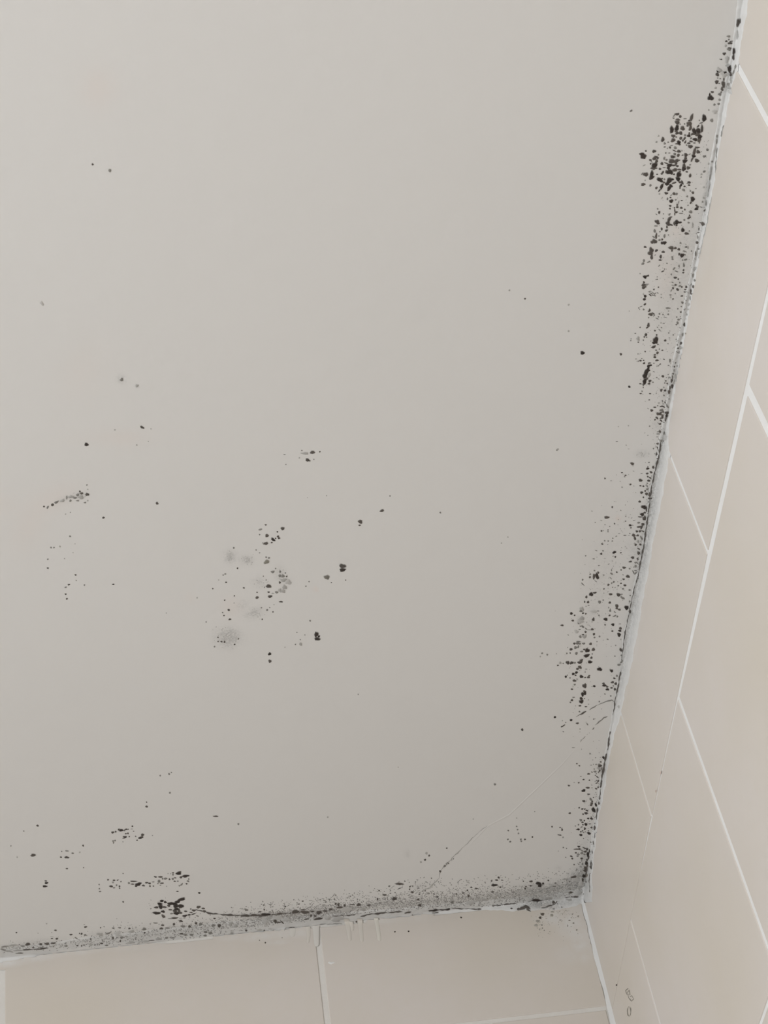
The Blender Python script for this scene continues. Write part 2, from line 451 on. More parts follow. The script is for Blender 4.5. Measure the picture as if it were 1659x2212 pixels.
def bead(name, stations, side, step, hgt, wall_n):
    V, PXs, PYs = [], [], []
    n_ac = 11
    ph = [random.uniform(0, 6.28) for _ in range(12)]
    t0, t1 = stations[0][0], stations[-1][0]
    ts_ = np.arange(t0, t1 + 0.1, step)
    for t in ts_:
        a, b_ = lerp_poly(stations, t)
        wob = 1.2 * math.sin(t * .043 + ph[0]) + .8 * math.sin(t * .117 + ph[1]) + .5 * math.sin(t * .31 + ph[2])
        wob2 = 1.0 * math.sin(t * .052 + ph[3]) + .9 * math.sin(t * .14 + ph[4]) + .5 * math.sin(t * .37 + ph[5])
        a += wob * .6; b_ += wob2
        lump = 1 + .35 * math.sin(t * .06 + ph[6]) + .25 * math.sin(t * .17 + ph[7]) + .15 * math.sin(t * .41 + ph[8])
        for i in range(n_ac):
            s = i / (n_ac - 1)
            q = a + (b_ - a) * s
            px, py = (q, t) if side == 'r' else (t, q)
            p, n = plane_hit(px, py)
            nn = np.array([0, 0, -1.]) * (1 - s) + np.array(wall_n) * s
            nn /= np.linalg.norm(nn)
            prof = math.sin(math.pi * s) ** .6 if 0 < s < 1 else 0
            if i in (0, n_ac - 1): off = -0.0006
            else: off = hgt * prof * lump * (1 + .2 * math.sin(t * .23 + s * 5 + ph[9]))
            V.append(p + nn * off); PXs.append(px); PYs.append(py)
    nS = len(ts_)
    Fq = []
    for i in range(nS - 1):
        for j in range(n_ac - 1):
            k = i * n_ac + j
            Fq.append((k, k + 1, k + n_ac + 1, k + n_ac))
    PXs, PYs = np.array(PXs, float), np.array(PYs, float)
    o = mesh_obj(name, V, Fq, M_seal, smooth=True, attrs={'mildew': splat(MILD, PXs, PYs) * (1.1 if side == 'r' else .8), 'pink': splat(PINK, PXs, PYs)})
    structure(o)
    return o, V, Fq

bead_r, Vr, Fr = bead('trim_1', R_BEAD, 'r', 4, 0.0007, (-1, 0, 0))
bead_b, Vb, Fb = bead('trim_2', B_BEAD, 'b', 4, 0.0007, (0, -1, 0))
# upright bead in the corner between the two tiled walls
Vc, Fc = [], []
zs = np.concatenate([np.arange(HC - 0.004, HC - 0.25, -0.006), np.arange(HC - 0.25, 0.02, -0.05)])
for i, z in enumerate(zs):
    wv = 0.0037 + 0.0006 * math.sin(z * 90) + 0.0004 * math.sin(z * 233)
    if z > HC - 0.05: wv -= (z - (HC - 0.05)) * 0.03
    for j in range(7):
        t = j / 6
        # quadratic cove from the back wall to the right wall
        x = -wv * (1 - t) ** 2 - 2 * t * (1 - t) * wv * .28; y = -wv * t ** 2 - 2 * t * (1 - t) * wv * .28
        if j == 0: y = 0.0005
        if j == 6: x = 0.0005
        Vc.append((x, y, z))
for i in range(len(zs) - 1):
    for j in range(6):
        k = i * 7 + j
        Fc.append((k, k + 7, k + 8, k + 1))
bead_c = structure(mesh_obj('trim_3', Vc, Fc, M_seal, smooth=True))

# ------------------------------------------------------------------ surface finder for stains, cracks, mould
def quadplane(pts): return pts
bvV, bvF = [], []
def addm(v, f):
    n = len(bvV); bvV.extend([tuple(p) for p in v]); bvF.extend([tuple(n + i for i in q) for q in f])
addm([(-2, -2, HC), (.02, -2, HC), (.02, .02, HC), (-2, .02, HC)], [(0, 1, 2, 3)])
addm([(0, -2, 1.2), (0, .02, 1.2), (0, .02, HC + .02), (0, -2, HC + .02)], [(0, 1, 2, 3)])
addm([(-2, 0, 1.2), (.02, 0, 1.2), (.02, 0, HC + .02), (-2, 0, HC + .02)], [(0, 1, 2, 3)])
addm(Vr, Fr); addm(Vb, Fb); addm(Vc, Fc)
BVH = BVHTree.FromPolygons([Vector(v) for v in bvV], bvF)
CPV = Vector(CP)
def surf_id(px, py, off=0.0001):
    d = Vector(ray(px, py))
    loc, n, i, dist = BVH.ray_cast(CPV, d)
    if n.dot(d) > 0: n = -n
    return np.array(loc + n * off), i
def surf(px, py, off=0.0001): return surf_id(px, py, off)[0]

TONE = {'k': ((.033, .024, .020), .98, .42), 'd': ((.070, .056, .046), .94, .36), 'g': ((.170, .160, .142), .86, .28), 'f': ((.310, .300, .275), .72, .15), 'p': ((.62, .45, .42), .6, .2), 'o': ((.200, .186, .150), .9, .3)}

class Blobs:
    def __init__(s): s.v, s.f, s.c = [], [], []
    def blob(s, x, y, rx, ry, ang, tone, n=12, rough=.16, base=PAINT):
        colr, dc, de = TONE[tone]
        colr = np.array(colr) * random.uniform(.75, 1.3)
        base = np.array(base)
        t = math.radians(ang); ca, sa = math.cos(t), math.sin(t)
        ph = [random.uniform(0, 6.28) for _ in range(4)]
        rm = (rx * ry) ** .5
        hgt = min(0.0004, 0.00009 * rm)
        if tone in 'gf' and rm > 3.6: dc *= (.62 if rm < 4.8 else .45); rough *= 1.5
        i0 = len(s.v)
        rings = ((1.18, de, 0.0), (.84, dc, .65))
        for rr, dens, hh in rings:
            for k in range(n):
                a = 2 * math.pi * k / n
                w = 1 + rough * (math.sin(2 * a + ph[0]) * .6 + math.sin(3 * a + ph[1]) * .7 + math.sin(5 * a + ph[2]) * .5)
                u, v = rx * rr * w * math.cos(a), ry * rr * w * math.sin(a)
                s.v.append(surf(x + u * ca - v * sa, y + u * sa + v * ca, 0.00008 + hgt * hh))
                s.c.append(base * (1 - dens) + colr * dens)
        s.v.append(surf(x, y, 0.00008 + hgt)); s.c.append(base * (1 - dc) + colr * dc)
        for k in range(n):
            j = (k + 1) % n
            s.f.append((i0 + k, i0 + j, i0 + n + j, i0 + n + k))
            s.f.append((i0 + n + k, i0 + n + j, i0 + 2 * n))
    def speck(s, x, y, rx, ry, ang, tone, base=PAINT):
        colr, dc, de = TONE[tone]
        colr = np.array(colr) * random.uniform(.8, 1.3); base = np.array(base)
        t = math.radians(ang); ca, sa = math.cos(t), math.sin(t)
        i0 = len(s.v); n = 7
        for k in range(n):
            a = 2 * math.pi * k / n; w = random.uniform(.75, 1.2)
            u, v = rx * w * math.cos(a), ry * w * math.sin(a)
            s.v.append(surf(x + u * ca - v * sa, y + u * sa + v * ca, 0.00007))
            s.c.append(base * (1 - de * .9) + colr * de * .9)
        s.v.append(surf(x, y, 0.00013)); s.c.append(base * (1 - dc) + colr * dc)
        for k in range(n): s.f.append((i0 + k, i0 + (k + 1) % n, i0 + n))
    def build(s, name, parent, mat=None):
        if not s.v: return None
        o = mesh_obj(name, s.v, s.f, mat or M_mould, None, True, np.array(s.c))
        if parent:
            o.parent = parent
            o.matrix_parent_inverse = Matrix.Translation(-Vector(parent.location))
        return o

def ribbon(name, pts, parent, tone='d', base=PAINT, step=3.0, jit=.5, lift=0.0001, gaps=0.0):
    """dark hairline along a pixel polyline; pts = (x, y, half width)"""
    bl = Blobs()
    colr, dc, de = TONE[tone]; colr = np.array(colr); bs = np.array(base)
    dense = []
    for a, b_ in zip(pts[:-1], pts[1:]):
        L = math.hypot(b_[0] - a[0], b_[1] - a[1]); m = max(1, int(L / step))
        for i in range(m):
            u = i / m; dense.append([a[j] + (b_[j] - a[j]) * u for j in range(3)])
    dense.append(list(pts[-1]))
    ph = [random.uniform(0, 6.28) for _ in range(4)]
    row = []
    for i, (x, y, w) in enumerate(dense):
        p, q = dense[max(i - 1, 0)], dense[min(i + 1, len(dense) - 1)]
        dx, dy = q[0] - p[0], q[1] - p[1]; L = math.hypot(dx, dy) + 1e-6
        nx_, ny_ = -dy / L, dx / L
        wob = jit * (math.sin(i * .7 + ph[0]) + .7 * math.sin(i * 1.9 + ph[1]))
        ww = w * (1 + .45 * math.sin(i * .53 + ph[2]) + .3 * math.sin(i * 1.31 + ph[3]))
        ww = max(ww, .25)
        if i in (0, len(dense) - 1): ww = .15
        x += nx_ * wob; y += ny_ * wob
        fade = 1 - gaps * max(0, math.sin(i * .37 + ph[1])) ** 2
        n0 = len(bl.v)
        for s_, dn in ((-1.5, de * .25), (-.6, dc), (.6, dc), (1.5, de * .25)):
            bl.v.append(surf(x + nx_ * ww * s_, y + ny_ * ww * s_, lift)); dn *= fade
            bl.c.append(bs * (1 - dn) + colr * dn)
        row.append(n0)
    for a, b_ in zip(row[:-1], row[1:]):
        for j in range(3): bl.f.append((a + j, a + j + 1, b_ + j + 1, b_ + j))
    return bl.build(name, parent)

FILM_N = [0]
def film(name, pts, parent, dens, soft=.75):
    """pale dried smear: ellipses (x, y, rx, ry, ang, strength) with thin rims; strengths add up on one grid mesh"""
    x0 = min(p[0] - max(p[2], p[3]) for p in pts); x1 = max(p[0] + max(p[2], p[3]) for p in pts)
    y0 = min(p[1] - max(p[2], p[3]) for p in pts); y1 = max(p[1] + max(p[2], p[3]) for p in pts)
    xs_ = np.arange(x0, x1 + 3, 3.0); ys_ = np.arange(y0, y1 + 3, 3.0)
    XX, YY = np.meshgrid(xs_, ys_, indexing='ij')
    D = np.zeros_like(XX)
    for (x, y, rx, ry, ang, dn) in pts:
        t = math.radians(ang); ca, sa = math.cos(t), math.sin(t)
        u = ((XX - x) * ca + (YY - y) * sa) / rx; v = (-(XX - x) * sa + (YY - y) * ca) / ry
        r = np.sqrt(u * u + v * v)
        D = np.maximum(D, dn * dens * np.clip((1 - r) / soft, 0, 1))
    FILM_N[0] += 1; lift = .00001 + .00001 * FILM_N[0]
    idm = -np.ones(XX.shape, int); bl = Blobs()
    on_wall = np.array([[surf_id(a_, b_)[1] in (1, 2) for a_, b_ in zip(ra, rb)] for ra, rb in zip(XX, YY)])
    keep = np.zeros((XX.shape[0] - 1, XX.shape[1] - 1), bool)
    for i in range(keep.shape[0]):
        for j in range(keep.shape[1]):
            keep[i, j] = D[i:i + 2, j:j + 2].max() > .002 and on_wall[i:i + 2, j:j + 2].all()
    def vid(i, j):
        if idm[i, j] < 0:
            idm[i, j] = len(bl.v); bl.v.append(surf(XX[i, j], YY[i, j], lift)); bl.c.append(np.array([D[i, j]] * 3))
        return idm[i, j]
    for i in range(keep.shape[0]):
        for j in range(keep.shape[1]):
            if keep[i, j]: bl.f.append((vid(i, j), vid(i + 1, j), vid(i + 1, j + 1), vid(i, j + 1)))
    return bl.build(name, parent, M_smear)

# ------------------------------------------------------------------ mould: measured spots
# close-up name: (origin x, origin y, magnification, "x y rx [ry [angle]] tone; ...")
SPOTS = {
'dense': (1370, 230, 9.217, """850 150 45 22 -10 d;790 185 25 12 -30 g;780 230 22 12 20 g;915 197 26 d;1010 242 30 10 0 g;865 260 38 22 0 d;855 315 45 35 0 d;1140 215 70 25 -72 d;1100 275 30 15 -20 d;
1095 340 45 45 0 d;1060 385 22 15 0 d;1390 230 60 42 -80 k;1330 325 35 14 -20 g;1295 275 12 g;1540 275 30 g;1600 105 38 f;1485 68 14 g;1000 345 14 g;910 350 14 g;745 460 60 38 -85 k;845 425 55 38 -80 k;
835 490 30 20 0 d;960 432 42 38 0 d;1115 420 55 26 -80 d;1195 490 70 30 60 k;1270 480 50 45 0 k;1345 440 80 22 -88 d;1270 390 35 14 -50 d;1180 540 40 30 0 d;1260 550 50 35 0 d;1300 600 45 40 0 k;
1290 665 45 32 -80 d;850 527 30 d;920 527 36 30 0 d;775 585 36 30 0 d;1010 570 22 g;1085 580 30 k;1095 530 18 d;770 670 45 32 -50 d;835 605 18 g;925 630 28 d;1000 635 30 20 -60 d;965 675 20 d;
1015 705 32 16 -60 d;1130 630 20 g;1210 655 42 30 0 k;1130 695 32 16 10 d;1085 730 30 18 0 d;1195 725 28 12 0 g;1140 560 16 d;1295 725 12 d;885 715 36 k;860 740 45 15 0 d;905 755 18 d;565 655 50 26 -75 d;
480 585 18 f;440 705 18 f;605 735 22 g;675 710 16 g;740 775 28 8 -10 g;605 805 20 9 -10 d;710 815 20 d;660 830 14 f;815 820 32 24 30 g;1115 795 40 34 0 d;1040 768 14 g;800 880 40 10 25 d;885 890 34 28 0 d;
945 880 14 f;1270 900 34 d;1255 815 48 16 0 d;1195 900 85 26 -80 d;1180 985 35 30 0 k;1150 1050 45 18 -60 d;1245 1075 40 34 0 d;1140 1085 14 g;175 980 58 50 0 k;150 945 40 30 0 k;195 1020 30 20 0 k;
230 885 16 d;395 890 34 28 0 d;400 1030 40 30 -70 d;450 1010 40 22 30 d;480 960 16 g;440 1090 40 26 -60 d;400 1180 75 42 -65 k;385 1225 60 24 -5 d;320 1065 25 18 0 d;345 1100 20 10 40 g;325 1140 16 d;
595 1030 32 18 -80 g;640 1060 20 g;550 1135 28 d;625 925 16 g;695 925 20 10 0 g;805 945 26 g;875 970 34 24 -50 d;765 1000 42 28 0 d;960 970 22 14 -40 g;1025 965 40 30 -70 d;1100 950 26 8 -20 g;
1005 1085 45 34 0 k;1020 1030 30 24 0 d;755 1085 60 40 0 d;720 1100 30 d;840 1085 50 30 -40 d;880 1070 35 12 0 d;830 1140 26 20 0 d;700 1170 45 35 0 k;680 1215 40 30 -80 k;780 1170 50 16 0 d;
855 1185 28 20 0 d;990 1180 32 45 0 d;985 1235 50 34 -80 k;640 1130 45 12 20 d;595 1215 30 8 0 g;510 1240 22 d;195 1170 30 8 -30 f;805 1260 45 32 0 d;895 1255 40 16 0 d;1075 1220 36 28 0 d;1110 1160 16 g;
1045 1300 24 14 0 d;1110 1375 24 34 0 d;700 1300 60 48 0 k;640 1300 25 30 0 d;745 1330 24 d;565 1310 34 18 -60 d;545 1340 18 d;455 1350 20 12 0 d;790 1350 18 d;225 1350 45 38 0 d;155 1340 25 12 -60 g;
345 1345 60 34 -78 k;345 1410 50 30 -30 k;315 1440 20 d;885 1355 48 45 0 k;870 1440 40 42 0 k;905 1300 20 d;510 1460 62 34 40 k;545 1440 30 15 -30 d;600 1450 18 g;590 1510 22 16 0 d;690 1480 70 40 -50 k;
750 1450 36 22 0 k;650 1540 36 30 0 k;790 1520 50 16 -20 d;905 1505 30 20 30 d;950 1510 40 22 70 d;925 1570 36 20 -60 k;910 1620 16 d;545 1590 60 24 -65 k;500 1670 36 12 -55 d;725 1580 32 k;
690 1630 44 32 -60 k;1090 1510 30 24 0 d;1055 1530 12 g;1090 1565 24 16 0 d;1000 1590 22 14 0 d;980 1660 30 24 40 g;175 1550 38 28 0 d;215 1470 14 f;320 1570 22 g;440 1620 30 20 -60 d;635 1725 34 24 20 d;
790 1735 28 d;840 1740 24 g;735 1765 20 8 -40 g;500 1740 16 f;1225 1635 18 8 0 g;1115 1680 16 g;1165 1715 24 d;1050 1790 18 g;1455 860 24 g;1395 990 30 22 0 g;1390 1295 22 g;1550 1095 18 g;1480 1140 20 f;
1335 1350 18 f;1330 1405 14 f;1645 590 30 14 -85 g;1640 690 50 12 -85 g;1520 1280 80 14 -85 g;1505 1400 70 12 -85 g;1475 1580 80 24 -88 g;1470 1720 90 16 -86 g"""),
'strip_a': (1370, 400, 9.217, """1160 275 44 k;1125 345 30 18 -60 d;735 315 36 k;720 245 20 12 0 d;660 270 16 26 0 g;715 410 24 20 0 d;710 465 18 d;550 255 25 10 -60 f;825 290 16 g;880 340 40 8 -70 g;855 390 20 d;
945 305 22 10 0 d;1055 220 18 g;1070 400 14 g;855 435 28 20 0 d;935 450 30 20 0 d;800 450 16 d;805 500 14 30 0 d;835 535 34 20 0 d;805 570 12 30 0 d;1005 485 18 d;960 520 14 g;930 560 40 12 0 g;
1235 470 34 28 0 k;1260 430 25 d;1235 400 20 d;1330 435 30 8 15 g;1400 500 25 16 -60 d;1120 530 36 26 0 g;1090 645 38 24 -30 d;1100 600 14 20 0 d;995 690 20 g;465 470 16 g;495 540 22 30 0 d;580 570 12 g;
440 580 20 8 30 g;575 660 12 g;700 580 30 15 -50 g;715 640 45 14 -15 d;690 690 60 30 -70 d;670 760 40 45 0 d;725 785 50 16 20 d;650 830 16 30 0 d;450 720 40 34 0 d;475 755 35 25 0 d;430 810 36 14 0 g;
845 735 45 40 0 k;905 740 40 20 0 k;795 760 18 40 0 d;840 790 20 30 0 d;640 900 34 20 -20 d;545 870 20 28 0 d;405 910 24 34 0 g;510 925 14 g;600 1010 20 40 0 g;435 1010 20 55 5 d;385 1030 30 14 40 g;
490 1010 18 10 0 g;500 1090 26 20 0 g;555 1080 20 d;405 1115 36 50 -40 d;355 1130 28 34 0 d;600 1145 36 34 0 k;550 1150 24 28 0 k;215 1230 28 20 0 d;330 1280 30 50 0 d;320 1350 55 40 20 d;345 1430 28 45 0 d;
365 1300 20 40 0 d;440 1300 32 24 -30 d;575 1325 36 20 0 d;735 1245 48 36 0 d;815 1250 30 24 0 d;750 1300 16 26 0 d;885 1275 26 d;950 1395 42 36 0 k;895 1370 20 30 0 d;1000 1385 30 10 0 d;525 1420 24 36 0 d;
515 1490 16 30 -80 d;190 1500 20 30 0 g;170 1560 24 30 40 g;285 1525 40 14 -30 g;415 1390 18 8 -30 g;755 1430 20 g;760 1470 20 g;965 890 36 k;1040 960 40 26 0 d;1095 910 14 g;920 1150 20 g;1160 780 16 40 0 f;
1160 830 22 14 0 f;1030 1230 26 20 0 g;1070 1240 10 30 0 g;1000 1315 40 14 20 g;1140 1310 14 g;680 990 12 g;1080 745 20 g;1250 1140 26 30 0 d;1370 770 34 40 0 d;1330 750 34 10 20 d;1285 870 14 30 0 g;
1275 940 30 12 0 g;1265 1030 10 40 0 g;1285 1270 18 20 0 g;1200 1670 30 14 50 g;790 1660 38 16 -50 g;890 1610 14 30 0 g;985 1590 18 40 0 g;980 1690 18 20 0 d;975 1740 20 16 0 d;840 1715 36 12 20 g;
560 1715 28 10 -30 d;495 1600 24 10 -50 g;650 1555 12 g;740 1775 10 g;1020 1480 40 16 -20 g;960 1490 14 g;1220 1360 14 50 5 g;1360 330 18 g;1380 250 20 f;1430 350 14 60 0 g;1385 40 20 f"""),
'strip_b': (1350, 560, 9.217, """395 350 36 30 0 k;440 330 34 18 -20 d;465 325 14 20 0 d;375 460 20 24 0 d;370 510 45 24 0 d;370 560 36 30 -50 d;425 520 26 10 0 g;440 495 36 8 0 g;405 545 20 d;300 285 14 f;400 735 28 k;
385 795 28 26 0 k;365 695 14 f;395 895 30 18 -45 d;320 940 30 8 -20 g;275 970 12 d;290 1000 10 g;370 1000 18 g;490 1010 20 26 0 d;475 1035 24 14 0 d;510 1095 40 32 0 d;560 1075 28 14 30 d;580 1110 18 g;
640 1180 34 10 30 g;665 1145 14 g;470 1160 14 g;465 1310 26 40 0 d;440 1360 24 16 -30 d;415 1500 28 d;385 1545 16 d;430 1550 14 g;260 1580 32 36 0 g;265 1650 18 10 0 d;205 1475 20 8 0 g;610 1610 52 64 0 k;
580 1660 40 25 0 k;630 1505 16 d;595 1420 18 d;565 1745 45 22 -20 d;600 1725 14 d;800 1615 26 20 0 d;655 1695 18 12 0 g;870 1465 14 g;885 1565 16 8 20 g;960 1505 14 g;855 1680 12 g;725 1360 12 g;
645 1355 14 8 40 g;690 1410 30 8 50 g;770 1275 24 8 0 g;715 1265 16 f;575 600 16 d;665 555 14 d;490 640 30 10 -20 g;520 680 40 10 30 g;500 710 36 12 40 d;560 670 40 8 40 g;600 680 30 8 -40 g;595 720 20 10 60 g;
650 670 20 8 30 g;555 715 26 10 0 g;750 240 30 12 -25 d;785 195 12 g;640 400 14 g;615 405 10 g;640 350 10 g;1000 365 34 22 0 d;1060 395 16 d;920 300 14 g;945 460 22 10 20 g;1005 510 24 20 0 d;950 515 26 8 0 g;
955 575 20 24 0 d;920 620 10 28 20 g;1045 600 30 24 40 d;1090 530 24 20 0 g;1130 550 18 d;1090 465 12 18 0 g;1220 550 24 d;1200 600 28 10 0 d;1190 650 26 14 0 g;905 710 22 10 0 d;905 750 14 f;955 790 16 d;
1130 730 24 16 0 d;1000 680 14 f;855 970 50 16 0 g;860 1095 16 20 0 g;865 1030 14 f;755 1100 14 g;685 1085 16 20 0 g;800 1160 34 6 10 g;1050 985 14 g;1110 1050 20 14 0 d;1180 1005 14 g;1140 860 20 30 -60 g;
1120 940 12 g;1030 1150 14 g;1065 1200 24 20 0 g;1110 1180 18 8 0 g;1045 1265 20 30 0 g;1020 1300 14 d;1180 1300 22 40 0 d;1150 1500 22 34 0 g;1210 1480 16 f;1110 1760 28 34 0 f;1055 1770 18 14 0 d;
1040 1705 12 20 0 g;1020 1600 16 8 20 g;1385 190 30 40 20 g;1350 320 16 40 0 g;1390 420 20 25 0 g;1360 545 20 30 0 d;1310 640 20 50 0 d;1325 690 14 d;1300 770 12 40 0 g;1270 900 24 36 0 f;1255 1000 20 16 0 f;
1230 1100 20 f;1215 1190 12 f;1310 500 30 8 -50 f;120 1585 10 g;115 1620 10 g;300 1355 14 g;365 1610 14 g;85 1030 10 f;720 700 14 f;720 760 14 f"""),
'streak': (1340, 720, 10.37, """830 435 30 28 0 d;770 480 24 20 0 d;770 530 32 24 0 d;820 605 42 20 0 d;800 375 26 10 0 d;940 378 22 12 0 d;870 360 12 g;750 670 18 10 0 g;890 690 24 12 -30 d;850 725 24 12 -20 g;815 735 16 f;
975 580 20 10 20 d;450 610 30 18 0 d;400 622 14 g;520 605 20 14 0 d;480 565 14 g;530 668 26 22 -20 d;350 575 20 8 0 g;395 460 12 g;555 405 16 d;650 665 40 14 -10 d;670 715 42 18 -10 k;630 740 50 28 -70 k;
590 850 90 46 -65 k;640 830 28 20 0 k;555 940 70 50 -65 k;640 930 50 36 -60 g;545 1070 70 42 -70 k;590 1010 30 30 0 d;520 1130 40 22 -75 d;660 1065 34 28 0 d;640 1125 30 22 0 d;510 1175 12 g;512 1215 12 d;
445 1128 22 14 0 d;480 1138 20 6 0 g;455 1030 12 f;730 1095 16 g;750 860 20 10 30 g;815 990 16 g;860 1020 22 8 20 g;950 960 30 26 0 d;1030 990 16 8 0 g;1095 980 18 12 0 d;1070 920 12 g;1015 1065 24 18 0 g;
995 1110 16 g;1050 1120 22 14 0 d;915 1275 26 30 0 d;1000 1280 26 26 0 d;970 1210 18 f;200 1195 30 22 20 k;485 1295 14 18 0 g;455 1348 26 12 0 d;665 1350 26 12 0 d;645 1490 20 12 0 d;805 1343 14 f;975 1390 18 g;
1090 1470 12 g;940 1510 16 g;1020 1510 18 10 0 g;1000 1550 24 14 60 d;955 1580 14 g;1050 1630 20 50 -30 g;860 1560 20 f;770 1655 32 18 0 d;700 1725 34 26 0 d;620 1685 20 8 30 f;835 1620 16 g;960 1640 50 14 30 d;
910 1640 30 10 0 d;920 1720 40 34 0 g;840 1800 36 30 0 d;890 1790 45 24 -30 d;900 1820 40 16 0 d;960 1760 24 20 0 d;1040 1780 30 50 -85 d;1035 1840 24 40 0 k;1180 905 18 20 0 d;1165 980 12 40 0 d;
1150 1060 26 45 0 d;1160 1180 26 50 0 d;1110 1220 16 50 0 d;1090 1310 26 50 0 d;1210 745 16 20 0 d;1235 660 14 d;1200 830 10 30 0 g;1220 960 30 50 0 f;1190 1090 30 60 0 f;1110 610 20 40 0 g;1085 720 20 10 30 g;
1270 730 20 f;1300 440 40 8 10 g;1265 410 20 8 50 g;1360 220 28 34 0 d"""),
'edge_c': (1300, 880, 10.37, """1235 235 40 18 50 d;1190 275 18 d;1330 240 36 16 0 d;1360 200 24 50 0 d;1325 295 34 18 40 d;1385 335 26 8 30 g;1300 370 26 22 0 d;1260 350 20 8 20 g;1070 420 16 g;1300 540 24 36 -30 d;
1260 540 28 8 0 g;1260 590 40 26 0 f;1240 660 24 10 0 f;1325 745 34 26 0 g;1285 720 12 g;1250 810 30 24 0 d;1245 900 30 14 50 d;1265 950 40 8 50 g;1225 1045 20 34 20 d;1245 1140 22 10 0 d;1150 1340 26 34 0 d;
1025 1370 36 22 0 k;1030 1330 16 g;1100 1450 34 22 20 d;1015 1480 32 20 0 d;1030 1550 26 16 20 d;1080 1575 36 14 35 d;1050 1640 36 24 0 d;1015 1700 16 g;995 1740 16 g;1015 1775 16 g;865 1630 40 32 0 d;
865 1755 24 14 0 d;930 1765 24 18 0 d;1015 1830 30 24 0 g;970 1870 20 d;890 1905 36 26 0 d;1000 1935 36 28 0 d;1070 1950 30 50 0 d;930 2015 20 12 20 d;1060 2035 24 20 0 d;1100 2035 26 20 0 d;680 1260 32 38 -60 d;
530 1520 22 16 0 d;510 1550 14 g;450 1460 20 12 0 d;70 1590 18 d;640 1725 26 18 -20 d;450 1785 16 f;335 765 22 12 0 g;600 928 20 8 0 f;545 845 14 f;370 428 14 f;595 410 14 f;1030 625 18 8 0 f;1155 922 16 g;
1055 1232 22 12 0 g;890 1480 24 8 -10 g;710 1425 20 8 20 f;205 1640 14 f;1410 670 50 60 0 g;1385 740 16 24 0 d;1400 590 24 50 -10 g"""),
'top': (1500, 30, 11.06, """1040 210 36 100 5 d;1095 165 22 55 0 d;1030 500 28 85 0 g;815 535 44 28 0 g;760 650 28 22 0 d;880 652 42 10 0 d;850 695 50 32 0 d;820 610 20 g;840 815 50 20 0 d;825 845 46 34 0 g;745 760 26 30 0 f;
710 950 38 34 0 d;775 1085 48 70 0 g;640 1085 22 18 0 d;605 1078 10 d;945 900 38 80 0 k;935 1030 28 80 3 k;800 1230 50 40 0 g;840 1310 50 85 -5 k;875 1440 34 60 -10 d;940 1390 22 60 20 g;990 1250 14 50 0 g;
880 1560 30 80 5 g;590 1340 60 48 0 g;570 1365 45 34 0 k;545 1445 42 40 0 d;710 1440 75 60 0 g;720 1410 45 42 0 k;700 1560 18 40 0 d;690 1680 40 85 0 d;660 1790 30 50 0 d;530 1625 44 42 0 d;590 1660 26 12 20 g;
555 1530 20 14 0 g;615 1545 20 14 0 g;505 1765 26 26 0 f;425 1865 36 26 0 d;385 2005 66 60 0 k;365 1930 22 40 0 k;815 1680 36 40 0 g;830 1760 48 44 0 g;850 1850 40 60 0 f;605 1920 40 34 0 g;640 1870 24 30 0 g;
605 2050 34 28 0 g;475 2165 30 24 0 g;580 2150 36 26 0 g"""),
'edge_d': (1240, 1060, 9.217, """650 528 45 28 0 d;760 325 16 20 0 d;355 405 14 8 30 g;1380 130 16 d;1490 150 20 16 0 d;1305 215 28 20 0 d;1480 220 14 16 0 g;1390 325 50 38 20 k;1440 360 20 50 0 d;1355 470 42 28 0 k;1405 435 24 20 0 d;
1320 520 50 12 5 d;1400 545 34 45 0 d;1285 635 26 20 0 g;1370 665 34 24 0 d;1300 715 50 18 -10 d;1345 720 20 50 20 d;1250 808 28 20 0 d;1310 805 24 22 0 d;1370 805 40 10 20 d;1185 885 34 28 0 d;1265 890 26 20 0 d;
1210 945 22 40 -25 d;1340 940 16 50 -30 g;1270 1010 24 30 0 f;1225 1075 24 22 0 d;1205 1050 18 f;1320 1070 20 24 -40 d;1285 1155 34 12 30 d;1285 1240 26 36 0 d;1165 1330 36 24 0 d;1120 1410 32 18 -10 d;
1265 1345 24 12 -40 d;1270 1370 20 10 0 d;1225 1430 24 20 0 g;1270 1450 40 8 40 g;1225 1500 20 30 0 g;1190 1520 14 f;1180 1620 12 40 -30 g;1225 1640 36 16 -40 g;1225 1590 30 10 0 g;995 1530 36 22 0 d;1105 1550 16 g;
1070 1705 38 28 0 d;985 1760 26 16 0 d;1115 687 26 22 0 k;1160 685 26 6 0 g;1130 735 18 g;1030 510 12 g;1025 605 18 10 0 g;1195 590 28 6 -20 g;1110 850 12 g;1010 888 28 12 0 g;1090 890 18 6 0 f;800 1225 42 22 -25 k;
930 1235 18 12 0 d;820 1315 18 d;775 1305 10 g;540 1255 24 20 0 d;560 1060 22 14 10 d;545 800 16 d;580 795 8 g;675 780 14 g;675 815 12 g;805 655 16 g;840 905 20 8 -30 g;770 945 12 g;760 1000 14 g;680 1000 14 g;
610 995 14 g;710 710 10 g;615 675 10 g;930 390 10 g;420 630 10 g;540 590 20 8 20 f;895 850 20 8 0 f;440 1190 24 8 20 g;575 1195 16 g;390 1355 24 10 0 g;610 1345 20 8 10 f;690 1460 20 8 -20 g;495 1490 22 10 0 g;
230 1295 14 g;315 1720 20 d;320 1660 16 g;395 1700 26 40 0 d;460 1700 30 60 -10 k;480 1630 20 24 0 d;430 1680 30 20 0 d;405 1590 16 g;390 1750 16 d;590 1680 20 10 0 g;745 1580 8 26 0 g;745 1650 34 16 30 g;
850 1620 16 d;935 1575 16 g;975 1675 16 8 20 g;790 1815 16 d;730 1740 30 8 45 g;430 1800 34 6 35 g;170 1770 16 g"""),
